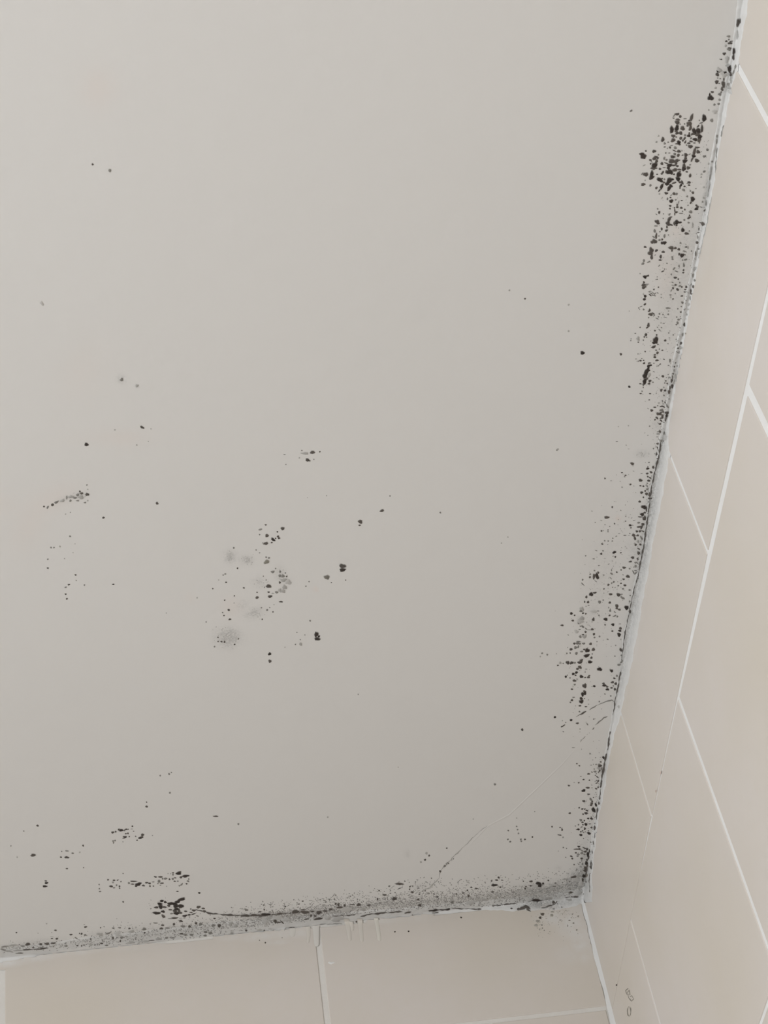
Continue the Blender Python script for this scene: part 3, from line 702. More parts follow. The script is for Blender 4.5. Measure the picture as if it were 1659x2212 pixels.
'edge_e': (1190, 1240, 8.295, """1325 200 26 18 0 d;1255 165 18 10 0 d;1205 208 14 g;1290 262 20 14 0 g;1130 138 14 g;1030 190 18 20 0 d;1090 160 14 g;950 265 12 14 0 d;1105 238 10 g;1150 240 8 g;720 360 36 32 -50 k;785 333 34 16 -5 d;
635 410 20 24 0 d;605 495 12 18 0 d;665 500 20 24 0 d;570 180 40 8 45 g;565 100 12 f;555 625 36 34 0 g;545 655 34 24 0 g;575 700 20 14 0 d;625 710 14 d;365 705 26 22 0 k;425 738 14 d;390 832 22 18 0 d;
200 918 30 16 0 d;525 850 45 40 0 g;555 790 36 34 0 g;500 870 24 30 0 g;770 670 50 26 0 f;845 660 20 10 0 g;870 500 24 30 0 g;760 810 24 30 0 d;980 808 36 26 0 k;1110 905 26 26 0 k;1355 600 38 34 0 k;
1330 590 20 18 0 d;1415 670 22 34 0 d;1180 575 24 40 0 d;1180 615 24 16 0 d;1225 635 26 18 0 d;1210 370 32 32 0 d;1255 370 26 8 0 g;1280 425 40 20 35 g;1070 360 30 20 0 d;1050 360 16 g;1055 510 20 22 0 d;
1050 740 20 14 -20 d;1140 750 34 14 -30 g;1190 760 16 g;1145 680 20 10 30 g;1060 655 20 g;1065 625 8 d;1035 600 8 16 0 g;1245 970 24 24 0 d;1235 1015 28 20 0 k;1220 1085 30 34 0 k;1100 1022 20 14 0 d;970 908 16 g;
1235 893 20 8 0 g;740 990 28 18 0 d;690 1000 40 5 0 g;620 1035 18 20 0 d;570 940 30 16 40 g;530 935 20 10 30 g;515 993 20 10 0 g;460 1030 34 28 0 f;630 980 34 8 40 g;770 1075 20 24 0 d;780 1135 18 14 0 g;
575 1085 20 12 0 d;525 1120 22 26 0 g;600 1115 45 26 -10 g;870 1118 16 g;1015 1168 20 10 20 g;310 1090 16 8 30 f;475 1240 34 20 0 g;490 1210 40 14 0 g;515 1245 20 20 0 g;420 1245 20 d;585 1243 28 18 0 g;
710 1250 24 24 0 d;440 1315 24 30 0 g;490 1300 16 26 30 g;360 1347 28 22 0 d;455 1420 24 26 0 g;760 1350 30 26 0 d;650 1365 40 34 -20 k;595 1350 20 14 0 d;550 1388 26 16 0 g;640 1460 50 28 -10 k;725 1498 22 20 0 d;
700 1573 36 26 -10 k;520 1580 40 26 -10 d;545 1540 34 18 -10 d;300 1585 34 28 0 d;370 1590 34 26 -20 d;430 1590 14 20 0 g;165 1590 20 26 0 f;125 1635 18 14 0 d;220 1600 12 g;285 1420 14 g;345 1413 14 g;
740 1430 12 g;825 1210 10 g;640 860 10 f;300 1315 8 f;1255 1358 24 34 -35 d;1260 1455 12 16 0 g;1145 1470 16 10 0 g;1250 1170 12 f;1160 1278 12 f;1220 1625 30 20 0 g;1265 1570 40 16 -50 g;935 465 12 g;
860 740 14 g;675 560 16 8 0 g;630 575 12 6 0 g;1410 285 20 16 0 g;1410 490 14 20 0 g;1420 385 12 g"""),
'edge_f': (1160, 1420, 8.295, """1120 210 42 30 0 k;1335 240 30 24 0 k;1310 215 12 g;760 170 30 24 0 d;725 205 28 18 0 d;785 185 14 24 0 d;705 270 26 22 0 k;648 295 24 24 0 k;690 320 18 12 0 d;515 345 20 20 0 k;590 367 16 10 0 g;
545 318 10 g;795 342 34 24 0 k;862 360 18 10 0 d;920 355 24 20 0 d;935 328 18 14 0 d;670 415 34 20 0 d;715 388 16 8 0 g;675 485 18 18 0 g;645 515 10 f;625 570 22 14 0 d;850 510 34 38 0 d;865 485 22 20 0 d;
1025 515 24 18 0 k;985 525 16 6 0 f;1190 463 24 12 0 d;1205 500 34 24 0 k;1255 525 22 16 0 d;1260 573 30 22 0 k;1350 445 30 20 0 d;1410 470 22 26 0 d;1335 545 22 16 0 d;1395 570 20 26 0 d;1365 510 12 g;
1385 375 24 14 20 d;1430 330 16 20 0 g;850 605 26 16 0 d;855 640 30 28 0 k;815 660 26 36 0 k;790 735 28 26 0 k;795 790 38 30 0 k;760 780 12 d;655 715 22 14 0 g;625 765 24 18 0 d;598 805 14 g;768 866 22 14 0 d;
875 882 22 12 0 d;852 737 10 g;760 970 14 g;320 1070 22 18 0 k;610 1122 26 18 -10 k;722 1180 26 16 -10 d;440 1240 16 10 -30 d;475 1222 36 10 -35 d;515 1165 10 g;455 1132 10 f;470 1330 14 8 30 g;1215 655 16 10 30 g;
1320 690 14 g;1115 790 12 14 0 g;920 760 10 f;770 1283 10 g;1015 1105 12 g;900 1195 10 26 -30 g;650 1615 26 8 0 f;950 1725 14 g;1050 1800 8 g;1465 885 20 26 0 f;880 210 20 8 0 g;862 262 10 g;925 838 10 f;
690 868 8 f"""),
'low': (1180, 1620, 11.06, """730 325 18 d;790 375 22 14 20 d;1045 88 16 12 0 g;1180 185 12 g;1300 285 24 14 0 d;1365 180 28 34 -30 k;1260 350 36 24 0 g;1280 375 45 34 0 d;1270 440 50 34 0 g;1325 440 18 40 0 d;1275 490 20 30 20 d;
1165 515 34 24 0 g;1250 525 24 10 -10 d;1190 345 16 g;1070 360 20 10 0 g;1125 342 12 f;1145 455 16 g;1090 528 22 14 20 g;1195 565 12 g;1010 570 32 20 0 d;825 628 20 10 0 g;890 705 24 16 0 d;1030 722 20 16 0 d;
775 780 20 18 0 d;665 775 18 8 20 f;540 850 28 20 0 d;1220 645 40 12 35 d;1175 605 20 10 0 g;1240 740 20 30 20 d;1200 730 16 g;1165 750 10 g;1205 790 30 12 -20 d;1260 810 24 8 50 g;1240 890 24 20 0 d;
1190 925 28 16 20 d;990 900 46 24 0 d;1090 903 16 f;890 968 48 30 -10 k;1010 1055 34 14 0 d;895 1220 40 22 0 d;1125 1135 16 12 30 d;1060 1175 24 40 -30 g;1095 1225 24 20 0 d;1085 1275 34 30 0 d;1070 1315 30 24 0 d;
1185 1310 26 44 -15 k;1130 1430 40 62 -20 k;785 1380 18 d;860 1408 28 18 0 d;920 1410 22 14 -20 d;970 1445 36 18 30 d;950 1510 40 30 0 d;880 1532 24 18 0 d;560 1508 28 20 0 d;1000 1635 28 18 10 k;1080 1640 34 24 20 k;
1075 1605 12 d;1115 1575 20 8 20 g;825 1675 28 34 -40 g;865 1725 26 18 0 d;910 1685 18 d;945 1775 34 36 0 k;875 1785 18 d;770 1785 18 20 0 g;695 1815 14 g;1040 1765 30 10 0 d;1160 1755 14 20 0 g;845 1840 26 14 -20 g;
920 1880 26 30 0 d;765 1895 36 22 0 k;725 1905 20 8 0 d;1080 1855 26 20 20 d;865 1930 20 g;825 1955 16 d;1005 1930 16 g;885 1970 16 g;930 1955 12 g;1010 1980 34 20 0 k"""),
'corner': (1130, 1780, 7.9, """1122 158 32 20 20 k;985 185 28 18 0 k;985 130 12 d;1030 245 10 g;1155 310 14 12 30 g;950 383 22 16 0 k;920 428 60 10 0 d;960 425 20 16 0 d;1050 410 40 10 20 d;1000 450 40 10 30 g;1060 470 30 16 0 d;
1090 430 20 24 0 d;1130 460 12 30 0 d;1105 515 24 40 0 k;1115 570 16 34 0 d;900 490 16 14 0 d;940 515 24 14 0 g;1000 495 26 20 0 g;1045 515 20 16 0 g;930 545 20 12 0 g;820 548 22 12 10 d;838 588 16 d;728 567 10 g;
998 588 20 18 0 d;1000 628 12 g;1090 610 14 24 0 d;1080 665 28 30 0 k;1095 710 20 30 0 d;1060 745 24 30 0 d;1060 790 30 30 0 d;1085 770 16 40 10 d;1070 850 10 50 8 d;1160 670 12 36 5 d;1160 735 18 36 0 d;
1085 880 18 34 15 g;1040 885 34 30 0 k;970 655 10 g;950 685 10 g;1010 680 14 20 0 g;870 692 12 d;980 725 20 16 0 f;915 770 12 g;905 795 10 g;985 805 10 g;950 850 10 g;870 900 60 20 -5 d;895 940 60 40 0 g;
935 885 34 34 0 g;685 400 12 g;740 415 10 g;600 460 8 f;158 220 14 d;27 262 12 d;493 45 14 d;630 58 12 d;665 98 16 d;660 72 10 g;600 182 12 g;630 188 24 10 10 d;680 225 14 f;135 978 28 18 0 d;260 1010 50 22 0 k;
285 1045 34 30 0 k;340 1015 20 18 0 k;130 1052 24 12 0 d;430 962 14 d;550 1008 20 14 0 g;530 1063 34 12 0 g;672 998 10 g;745 955 12 g;790 980 14 g;705 940 24 14 0 f;48 1068 14 d;35 1102 16 d;4 975 10 d;
990 1000 36 60 10 g;1010 960 24 40 10 d;960 1080 36 30 0 g;940 1180 60 34 -40 g;900 1240 40 20 0 d;230 1300 90 22 0 k;240 1330 12 k;450 1265 50 20 0 g;420 1280 50 8 0 d;520 1340 30 24 0 d;440 1400 60 12 -15 d;
350 1430 50 12 -5 g;780 1295 50 20 0 g;60 1420 55 30 20 d;90 1470 40 16 30 d;250 1410 50 30 0 g;800 1165 50 16 0 d;740 1150 50 30 0 g;800 1110 20 12 0 g;610 1290 70 24 0 f;330 1540 34 20 0 d;290 1600 22 22 0 d;
250 1660 30 24 0 f;220 1730 36 18 0 f;320 1725 16 10 0 g;330 1778 10 g;280 1800 14 f;360 1815 10 g;660 1420 14 10 60 g;520 1450 24 10 0 g;500 1500 30 14 0 f;730 1475 10 f;490 1560 26 20 0 f;940 1575 16 f;840 1540 12 f;
820 1600 10 f;635 1640 20 6 0 g;790 1645 20 6 0 g;860 1692 14 g;760 1740 10 g;915 1808 12 g;1075 985 14 20 0 g;1030 1195 10 g"""),
'left_a': (200, 1760, 6.381, """278 242 22 14 0 d;318 232 12 d;395 212 26 18 0 k;362 202 14 d;440 215 12 g;462 200 20 12 0 d;490 200 10 g;548 157 12 10 0 d;540 195 16 6 0 f;565 226 10 6 0 d;458 260 14 8 0 d;487 255 12 d;445 304 26 16 0 d;
428 322 18 6 0 d;505 300 10 d;688 275 24 16 0 d;655 318 26 14 0 k;680 305 20 14 0 d;593 297 10 g;613 350 10 d;282 360 12 g;310 354 12 g;288 382 10 16 0 g;418 372 8 f;825 285 8 f;1185 805 32 24 -10 k;1205 790 16 d;
1270 845 30 20 0 k;1300 840 36 12 0 k;1218 860 18 16 0 d;1108 800 14 10 0 d;1108 826 10 d;1138 868 18 8 0 d;865 855 20 10 10 d;935 855 34 10 0 d;965 880 12 g;1005 878 24 14 0 g;1060 888 12 d;1105 883 14 16 0 g;
1132 915 16 8 0 d;1175 915 10 g;565 916 44 10 0 d;630 955 40 22 -10 k;600 980 20 12 0 k;550 955 26 8 0 d;500 940 14 14 0 g;700 975 22 12 0 d;745 935 24 10 0 d;785 945 20 12 0 d;835 925 18 8 0 g;790 982 12 d;
838 982 12 8 0 d;915 915 20 20 0 g;955 942 26 10 0 d;900 948 10 g;935 970 12 6 0 g;1225 960 26 10 -40 g;1295 950 14 10 0 d;1315 915 20 10 20 g;1325 885 8 16 0 g;1195 978 10 g;255 985 26 14 0 d;295 902 20 10 0 d;
345 900 14 8 -30 d;280 930 14 f;213 895 12 d;390 920 10 g;330 970 12 g;370 985 12 d;295 1005 16 10 0 g;372 1012 10 g;420 808 8 g;90 960 10 g;93 1018 10 g;1040 808 8 f;1075 812 8 f;1020 985 10 6 0 f"""),
'left_b': (0, 1600, 2.9625, """240 543 8 6 0 d;152 578 4 g;70 673 4 g;212 732 16 9 0 d;110 745 5 f;1025 223 5 g;1082 213 6 g;1097 203 4 g;1087 333 6 g;938 393 4 d;938 421 9 6 0 d;1380 483 16 5 0 d;1525 532 5 d;532 671 6 d;390 745 7 5 0 d;
427 746 14 7 0 d;395 708 4 g;428 705 12 4 0 g;465 720 8 5 0 g;510 714 5 f;428 818 7 5 0 d;535 812 4 g;293 897 8 4 0 d;297 910 11 6 0 k;287 931 13 7 0 k;788 1031 6 g;640 965 8 4 0 g"""),
'clump': (260, 1900, 5.925, """1010 170 16 10 0 k;730 150 16 8 0 d;530 272 26 14 0 k;575 288 20 14 0 k;505 310 30 16 0 k;515 345 26 26 0 k;460 355 26 14 0 d;560 350 30 12 0 d;640 305 36 18 0 k;690 310 40 20 0 k;735 280 36 20 -15 k;
785 250 40 20 -10 k;620 335 20 14 0 d;710 335 30 26 0 k;770 335 40 20 0 k;770 355 24 10 0 d;640 385 24 10 0 d;720 375 36 14 0 k;700 400 28 20 0 d;750 395 16 26 0 d;720 430 36 20 0 k;770 425 24 12 0 d;835 405 20 10 0 d;
465 427 46 18 0 k;545 408 24 16 0 k;550 468 28 16 30 d;655 435 20 10 0 g;825 462 34 12 -5 k;880 450 20 10 -10 d;935 440 30 8 -15 d;695 490 40 12 -5 d;640 500 30 5 0 g;905 420 20 8 0 d;940 393 26 14 0 d;
1000 350 26 16 0 d;1060 368 24 10 0 d;985 465 20 8 20 g;900 375 10 g;775 530 24 14 10 d;820 490 16 6 0 g;390 372 8 g;1265 588 24 20 0 d;1190 585 24 18 0 g;1415 562 26 22 0 g;1475 595 28 18 0 g;1425 685 20 16 0 f;
1025 570 22 20 0 g;968 558 16 d;1075 405 20 16 0 d;1205 497 16 8 0 d;885 600 20 16 0 d;800 597 30 14 0 g;685 570 16 d;540 583 20 12 0 d;450 555 30 8 0 g;305 632 28 16 0 g;115 625 16 10 0 d;525 625 22 14 0 d;
600 620 30 10 0 g;140 665 34 16 0 g;310 680 12 d;780 693 24 10 0 d;830 705 20 16 0 g;910 705 24 14 0 g;1085 715 20 14 0 g;1090 670 26 14 0 g;1150 680 24 16 0 g;300 790 60 14 -3 g;140 805 45 12 0 g;490 760 40 12 -5 g;
590 745 20 14 0 g;670 745 30 8 0 g;400 777 40 6 -5 d"""),
'band_a': (0, 1960, 5.925, """210 322 10 d;710 293 16 10 0 d;595 207 10 f;1095 250 22 10 -8 d;727 400 16 12 0 d;665 398 14 8 0 d;355 470 34 16 -10 d;600 465 34 14 0 d;520 470 24 12 0 d;680 457 32 10 -5 d;555 520 50 9 0 d;350 540 60 10 -4 d;
450 535 26 6 0 d;60 500 45 10 -10 g;160 485 50 12 -8 g;290 495 30 12 0 g;40 540 40 10 15 g;110 560 50 12 10 g;230 550 50 10 -5 g;250 585 50 8 0 g;180 520 60 10 -20 f;425 515 14 10 0 d;685 497 14 6 0 g;908 348 20 10 0 d;
1045 337 12 d;1018 333 8 d;1088 353 16 8 0 d;975 393 22 8 30 g;1160 405 10 16 0 g;1280 345 40 20 0 g;1300 460 20 10 0 d;850 493 16 10 0 g;990 490 16 8 0 d;1045 492 10 d;1075 482 12 6 0 d;1215 480 12 6 0 d;
1160 480 26 12 0 f;1365 485 20 10 0 g;1450 265 16 10 0 g;1287 260 8 d;1530 260 20 8 0 g;1500 340 40 30 0 f;1555 385 20 16 0 g;1445 390 16 d;1385 330 40 10 -20 g;1540 430 10 14 0 d"""),
'band_b': (520, 1900, 5.925, """60 460 60 16 0 d;170 455 60 14 0 d;320 445 60 18 0 k;250 460 50 12 0 d;500 435 40 14 0 d;700 410 50 24 0 d;800 385 34 8 0 d;820 415 60 20 0 d;1000 420 36 24 0 d;1080 400 34 10 0 d;1150 380 26 14 0 d;
460 490 50 30 0 g;580 515 50 20 0 g;440 520 20 40 0 d;480 545 34 8 0 d;530 545 30 8 45 d;310 540 50 22 50 g;350 495 40 16 0 g;990 500 60 14 -10 d;840 505 34 8 -10 d;1110 490 50 20 0 g;1240 505 70 30 0 g;900 460 16 d;
950 465 20 12 0 d;1270 355 50 12 0 d;1250 320 16 20 0 d;1215 310 14 d;1330 330 16 d;1510 320 30 16 0 d;1430 320 30 8 0 d;1640 325 26 10 -10 d;1340 380 60 30 0 g;1560 380 40 20 0 g;793 275 12 8 0 d;745 312 12 6 0 d;
570 345 10 d;300 383 10 d;240 412 20 8 -20 d;70 385 26 14 20 g;295 325 12 g;375 320 20 6 20 g;1215 200 10 g;1190 200 8 g;1200 250 6 20 -20 g;1075 270 26 6 20 g;1130 252 16 6 20 g;1405 213 8 g;1430 198 8 g;1522 180 8 f;
70 650 14 d;300 650 10 d;240 645 30 14 0 f;380 640 26 20 0 f;655 612 40 7 0 d;1480 540 12 d;315 808 10 d;240 778 8 g;530 745 6 g"""),
'band_c': (780, 1860, 5.925, """490 290 50 14 0 d;490 292 16 k;300 432 26 12 0 d;655 397 20 12 0 d;1475 352 20 8 0 d;1410 335 16 8 0 d;1360 373 10 d;1375 445 16 18 0 d;1305 408 16 10 0 d;425 480 30 22 0 d;730 490 16 14 0 d;750 565 20 20 0 d;
1165 525 22 18 0 g;975 457 18 10 0 d;935 422 12 6 0 d;1220 420 10 d;210 485 10 16 0 d;230 378 10 d;360 320 14 10 0 g;120 400 16 6 0 f;625 327 10 d;620 360 10 d;660 320 10 g;730 345 12 6 -20 d;830 267 8 g;900 218 8 d;
560 258 8 g;600 242 6 f;615 272 6 g;695 267 8 g;1155 305 8 f;1345 308 6 g;1370 275 24 6 20 f;865 410 16 8 20 g;490 350 26 6 -20 g;375 412 14 6 0 g;435 403 8 g;1280 723 12 10 0 k;608 900 10 k;433 906 10 8 0 k;655 690 8 g;
1400 530 50 26 0 g;1580 495 40 16 0 g;1100 25 20 8 -30 g;1065 65 12 16 20 g;1012 130 14 d;1075 60 10 d;1095 45 8 g;1120 30 8 d;1180 -30 8 g;1160 -15 6 g;820 375 12 6 -30 d;790 385 12 6 -40 g;745 425 10 6 -40 d"""),
'band_d': (1030, 1850, 6.144, """232 380 38 16 -5 k;262 313 22 10 0 d;288 278 14 12 0 d;195 325 12 8 0 d;335 315 16 6 10 d;310 407 12 d;380 275 8 f;600 690 50 20 -10 d;550 700 16 20 0 d;460 690 16 10 0 d;30 700 30 10 0 d;215 655 14 g;
235 545 30 26 0 g;210 470 20 10 0 d"""),
'centre': (400, 900, 3.318, """836 242 5 g;858 262 24 8 -3 g;912 255 16 11 -15 d;965 251 5 d;712 272 8 3 0 g;877 310 14 11 0 d;893 316 6 g;722 342 4 g;818 295 5 f;922 306 4 g;1410 673 14 9 -10 d;1255 752 14 14 0 d;1250 778 8 5 0 d;1468 568 5 g;
1013 566 4 f;876 580 3 f;577 775 7 5 0 d;538 808 14 6 -20 g;698 801 14 10 0 d;661 825 7 5 0 d;586 852 13 10 0 d;630 880 16 9 30 k;665 858 8 d;672 870 8 d;648 872 5 d;577 908 16 10 -15 d;620 902 7 5 0 d;533 845 5 g;
556 905 6 f;508 955 4 d;533 975 5 f;583 1040 20 13 -15 o;580 1007 6 g;600 1012 7 g;627 1111 13 9 0 g;648 1088 5 g;1128 1070 22 15 0 d;1128 1097 22 12 0 k;1015 1150 18 16 0 o;598 1214 17 13 0 d;568 1222 4 g;
700 1142 14 10 0 g;678 1140 10 g;727 1145 6 d;705 1170 20 12 0 g;738 1185 22 14 0 g;678 1188 8 d;712 1222 14 16 0 g;700 1250 16 12 0 g;655 1258 12 8 0 g;680 1245 12 g;627 1266 9 4 0 f;608 1288 15 9 0 d;515 1296 12 9 0 d;
515 1259 5 d;598 1257 8 6 0 d;686 1326 13 6 0 d;420 1227 7 5 0 d;375 1086 6 d;348 940 6 g;287 1127 7 5 0 g;272 1135 5 g;293 1187 7 5 0 d;198 1232 5 d;240 1170 4 f;283 1315 5 d;352 1284 5 d;350 1335 4 f;312 1385 8 d;
268 1404 5 g;278 1425 5 d;320 1452 10 6 -20 d;546 1369 5 g;587 1385 7 g;606 1368 4 g;629 1399 5 d;552 1452 5 d;636 1347 4 f;150 1471 5 g;222 1507 3 f;210 1648 6 g;235 1582 5 d;236 1611 5 d;260 1612 8 5 0 d;282 1614 7 d;
354 1632 6 d;382 1592 5 d;940 1560 14 18 0 k;958 1575 8 k;947 1592 20 11 0 k;605 1700 11 10 0 k;607 1752 11 10 0 d;715 1652 4 f;790 1632 5 g;828 1630 10 12 0 f;858 1564 4 g;825 1598 4 g;800 1546 6 3 0 f;895 1462 6 g;
865 1215 5 g;888 1182 5 g;1048 1189 4 d;1150 1171 4 d;680 1110 8 g;718 1120 5 g;560 1143 4 g;580 1170 4 g;1240 1990 5 f"""),
'left_c': (0, 700, 3.16, """830 378 11 g;935 420 10 f;970 704 14 8 30 d;590 821 12 12 0 k;1072 1223 9 d;706 1321 8 7 0 d;545 1142 6 d;557 1155 10 8 0 d;595 1162 12 10 0 d;550 1180 18 12 0 g;485 1178 18 10 0 g;530 1165 10 g;455 1183 5 14 0 g;
425 1205 18 8 -20 g;385 1215 14 8 -30 g;358 1233 10 9 0 d;300 1245 6 d;325 1250 6 10 30 g;480 1205 8 g;530 1205 10 5 0 g;580 1218 8 5 0 g;510 1185 16 6 0 g;598 1205 5 f;593 1098 5 g;598 1128 4 f;478 1448 6 g;
326 1605 5 g;326 1665 7 5 0 d;516 1712 7 5 0 d;520 1750 4 g;470 1778 8 6 0 d;448 1796 8 4 -20 g;448 1843 7 5 0 d;456 1875 6 d;576 1781 5 g;773 1776 8 5 0 d;348 1525 6 g;368 1525 5 g;408 1518 6 f;480 1285 4 f;447 1297 4 f;
498 1560 4 f;440 1600 4 f;512 1500 3 f;1030 715 4 f;1012 800 3 g;933 825 5 f;783 722 5 f;1135 1972 4 f;1345 1868 5 f;1407 2033 3 g"""),
'open': (0, 0, 1.0, """200 355 2.2 d;237 368 3.2 g;1363 239 3 2 -40 g;1134 645 2 d;1100 627 1.8 f;1258 762 4 k;1341 765 2.6 d;1228 658 2 f;1228 715 2 f;1205 970 2 f;1097 1160 1.5 f;1083 1173 1.5 f;1128 1576 2.6 d;1069 1694 2.4 g;708 1765 1.8 f;
515 1780 2 g;90 655 5 3 50 f;1171 1411 2 g;1182 1414 2 g;1167 1418 1.6 f;1202 1412 1.2 f;1203 972 1.6 g;951 1107 1.8 g;965 1832 1.6 d;927 1848 2 d;918 1857 2.2 d;921 1843 2.6 f;909 1862 2 f;1022 1769 1.4 f;
1098 1794 1.8 g;1097 1813 1.8 g;1102 1818 2 g;1116 1785 1.5 g;1118 1792 1.6 g;1120 1800 1.8 g;1125 1813 2 g;1126 1817 1.8 g;1134 1813 1.8 d;1150 1808 1.6 d;1116 1767 1.2 f;1155 1753 1.2 f;860 1657 1.2 f;1332 2128 1.8 d;1427 1669 2.6 1.3 -70 p;1417 1709 3 1.4 -70 p"""),
}

def in_bead(x, y):
    if -60 <= y <= 1950:
        a, b_ = lerp_poly(R_BEAD, y)
        if a <= x <= b_: return True
    if -70 <= x <= 1274:
        a, b_ = lerp_poly(B_BEAD, x)
        if a <= y <= b_: return True
    return False
def base_at(x, y):
    if in_bead(x, y): return SEAL
    p, n = plane_hit(x, y)
    return PAINT if n[2] < -.5 else TILE

ALL = []
for key, (ox, oy, sc, txt) in SPOTS.items():
    for e in txt.replace('\n', '').split(';'):
        t = e.split()
        if len(t) < 4: continue
        n = [float(v) for v in t[:-1]]
        rx = n[2]; ry = n[3] if len(n) > 3 else rx; an = n[4] if len(n) > 4 else 0.0
        if key == 'dense': rx *= 1.06; ry *= 1.06
        ALL.append((ox + n[0] / sc, oy + n[1] / sc, rx / sc, ry / sc, an, t[-1]))

# ------------------------------------------------------------------ patches: each cluster of mould is one thing
# x0, y0, x1, y1, label
PATCHES = [
    (735, 1212, 745, 1240, 'pair of big black mould dots touching each other at mid-ceiling', 'mould_dots'),
    (700, 1238, 712, 1254, 'single round olive-grey mould dot beside the touching pair of black dots', 'mould_dot'),
    (675, 1362, 695, 1386, 'jagged black double mould blot right of the grey furry smudge', 'mould_blot'),
    (578, 1405, 588, 1434, 'two small black mould dots one above the other below the centre cluster', 'mould_dots'),
    (820, 1095, 830, 1108, 'lone brown oval mould dot upper right of the centre cluster', 'mould_dot'),
    (770, 1118, 786, 1138, 'comma-shaped black mould dot below left of the lone brown oval dot', 'mould_dot'),
    (180, 952, 192, 966, 'round jet-black mould dot at the left of the ceiling', 'mould_dot'),
    (300, 915, 314, 930, 'slanted dark grey mould fleck right of the round jet-black dot', 'mould_fleck'),
    (255, 808, 305, 840, 'two blurred purplish-grey mould dots on the upper left ceiling', 'mould_dots'),
    (1252, 756, 1264, 768, 'lone square black mould dot on open ceiling left of the long streak', 'mould_dot'),
    (609, 965, 700, 1010, 'short row of brown mould flecks above the centre cluster', 'mould_patch'),
    (440, 1128, 632, 1400, 'loose centre cluster of mould dots with grey furry smudges around', 'mould_patch'),
    (90, 1040, 196, 1100, 'slanted peppery mould streak on a pinkish stain at the left', 'mould_patch'),
    (95, 1145, 200, 1305, 'sparse faint mould dots below the slanted peppery streak', 'mould_patch'),
    (236, 1780, 316, 1826, 'small cluster of dark mould flecks at lower left, above the longer row', 'mould_patch'),
    (125, 1830, 182, 1858, 'tiny mould cluster near the lower left edge', 'mould_patch'),
    (90, 1895, 106, 1920, 'stack of three flat black mould flecks near the lower left edge', 'mould_dots'),
    (210, 1878, 420, 1932, 'long loose row of mould flecks just above the black clump', 'mould_patch'),
    (322, 1930, 425, 1990, 'jet-black mould clump above the back wall sealant', 'mould_patch'),
    (-80, 1940, 330, 2100, 'thin grey mould band along the left stretch of the back wall sealant', 'mould_patch'),
    (330, 1930, 540, 2100, 'speckled mould band beside the black clump on the back wall sealant', 'mould_patch'),
    (540, 1900, 830, 2100, 'darkest mould band above the sealant drips on the back wall', 'mould_patch'),
    (830, 1880, 1075, 2100, 'peppery mould band at the foot of the diagonal ceiling crack', 'mould_patch'),
    (1075, 1835, 1300, 2100, 'sooty grey-black mould filling the corner where ceiling meets both walls', 'mould_patch'),
    (1085, 1760, 1160, 1822, 'faint scatter of mould pinpricks left of the lower right edge', 'mould_patch'),
    (1160, 1590, 1320, 1835, 'mould dots along the sealant crack just above the corner', 'mould_patch'),
    (1140, 1400, 1345, 1590, 'widely spaced big black mould dots above the two curved cracks', 'mould_patch'),
    (1190, 1225, 1385, 1400, 'scattered mould dots along the lower right wall edge', 'mould_patch'),
    (1230, 1055, 1420, 1225, 'mould with dark feathery marks hugging the middle of the right edge', 'mould_patch'),
    (1290, 900, 1450, 1055, 'sparse mould dots above the feathery marks on the right edge', 'mould_patch'),
    (1350, 770, 1490, 900, 'long black mould streak with dots near the right edge', 'mould_patch'),
    (1350, 590, 1520, 770, 'freckled mould above the long black streak on the right edge', 'mould_patch'),
    (1370, 425, 1545, 590, 'blotchy black mould below the densest cluster on the right edge', 'mould_patch'),
    (1370, 232, 1560, 425, 'densest black mould cluster near the upper right wall edge', 'mould_patch'),
    (1500, 20, 1625, 260, 'narrow trail of black mould at the top of the right wall edge', 'mould_patch'),
]
groups = [[] for _ in PATCHES]
stray = []
for s in ALL:
    for i, p in enumerate(PATCHES):
        if p[0] <= s[0] <= p[2] and p[1] <= s[1] <= p[3]:
            groups[i].append(s); break
    else: stray.append(s)

# fine dusting around the measured spots: (patch index via position)
dust = []
BAND = [(-40, 2042, 2050, 2060, .35), (120, 2028, 2042, 2054, .35), (250, 2008, 2026, 2046, .7), (400, 1992, 2012, 2030, 1.0), (500, 1972, 1992, 2020, 1.3), (600, 1960, 1976, 1998, 3.2), (700, 1950, 1968, 1988, 3.2),
        (800, 1935, 1955, 1972, 1.8), (900, 1915, 1948, 1968, 2.2), (1000, 1915, 1942, 1962, 2.1), (1100, 1905, 1935, 1958, 1.7), (1200, 1898, 1925, 1955, 1.3), (1258, 1880, 1912, 1940, 1.0)]
for x in np.arange(-30, 1258, 1.0):
    y0, yc, y1, dn = lerp_poly(BAND, x)
    for _ in range(int(rng.poisson(dn * 2.6))):
        y = rng.triangular(y0, yc, y1)
        if rng.random() < .08: y = y0 - abs(rng.normal(0, 9))
        dust.append((x + rng.uniform(0, 1), y, rng.uniform(.8, 2.3), rng.uniform(.55, 1.2), rng.choice([-10, -40, 35, 60, 0]), rng.choice(['d', 'g', 'g', 'd', 'f', 'k'])))
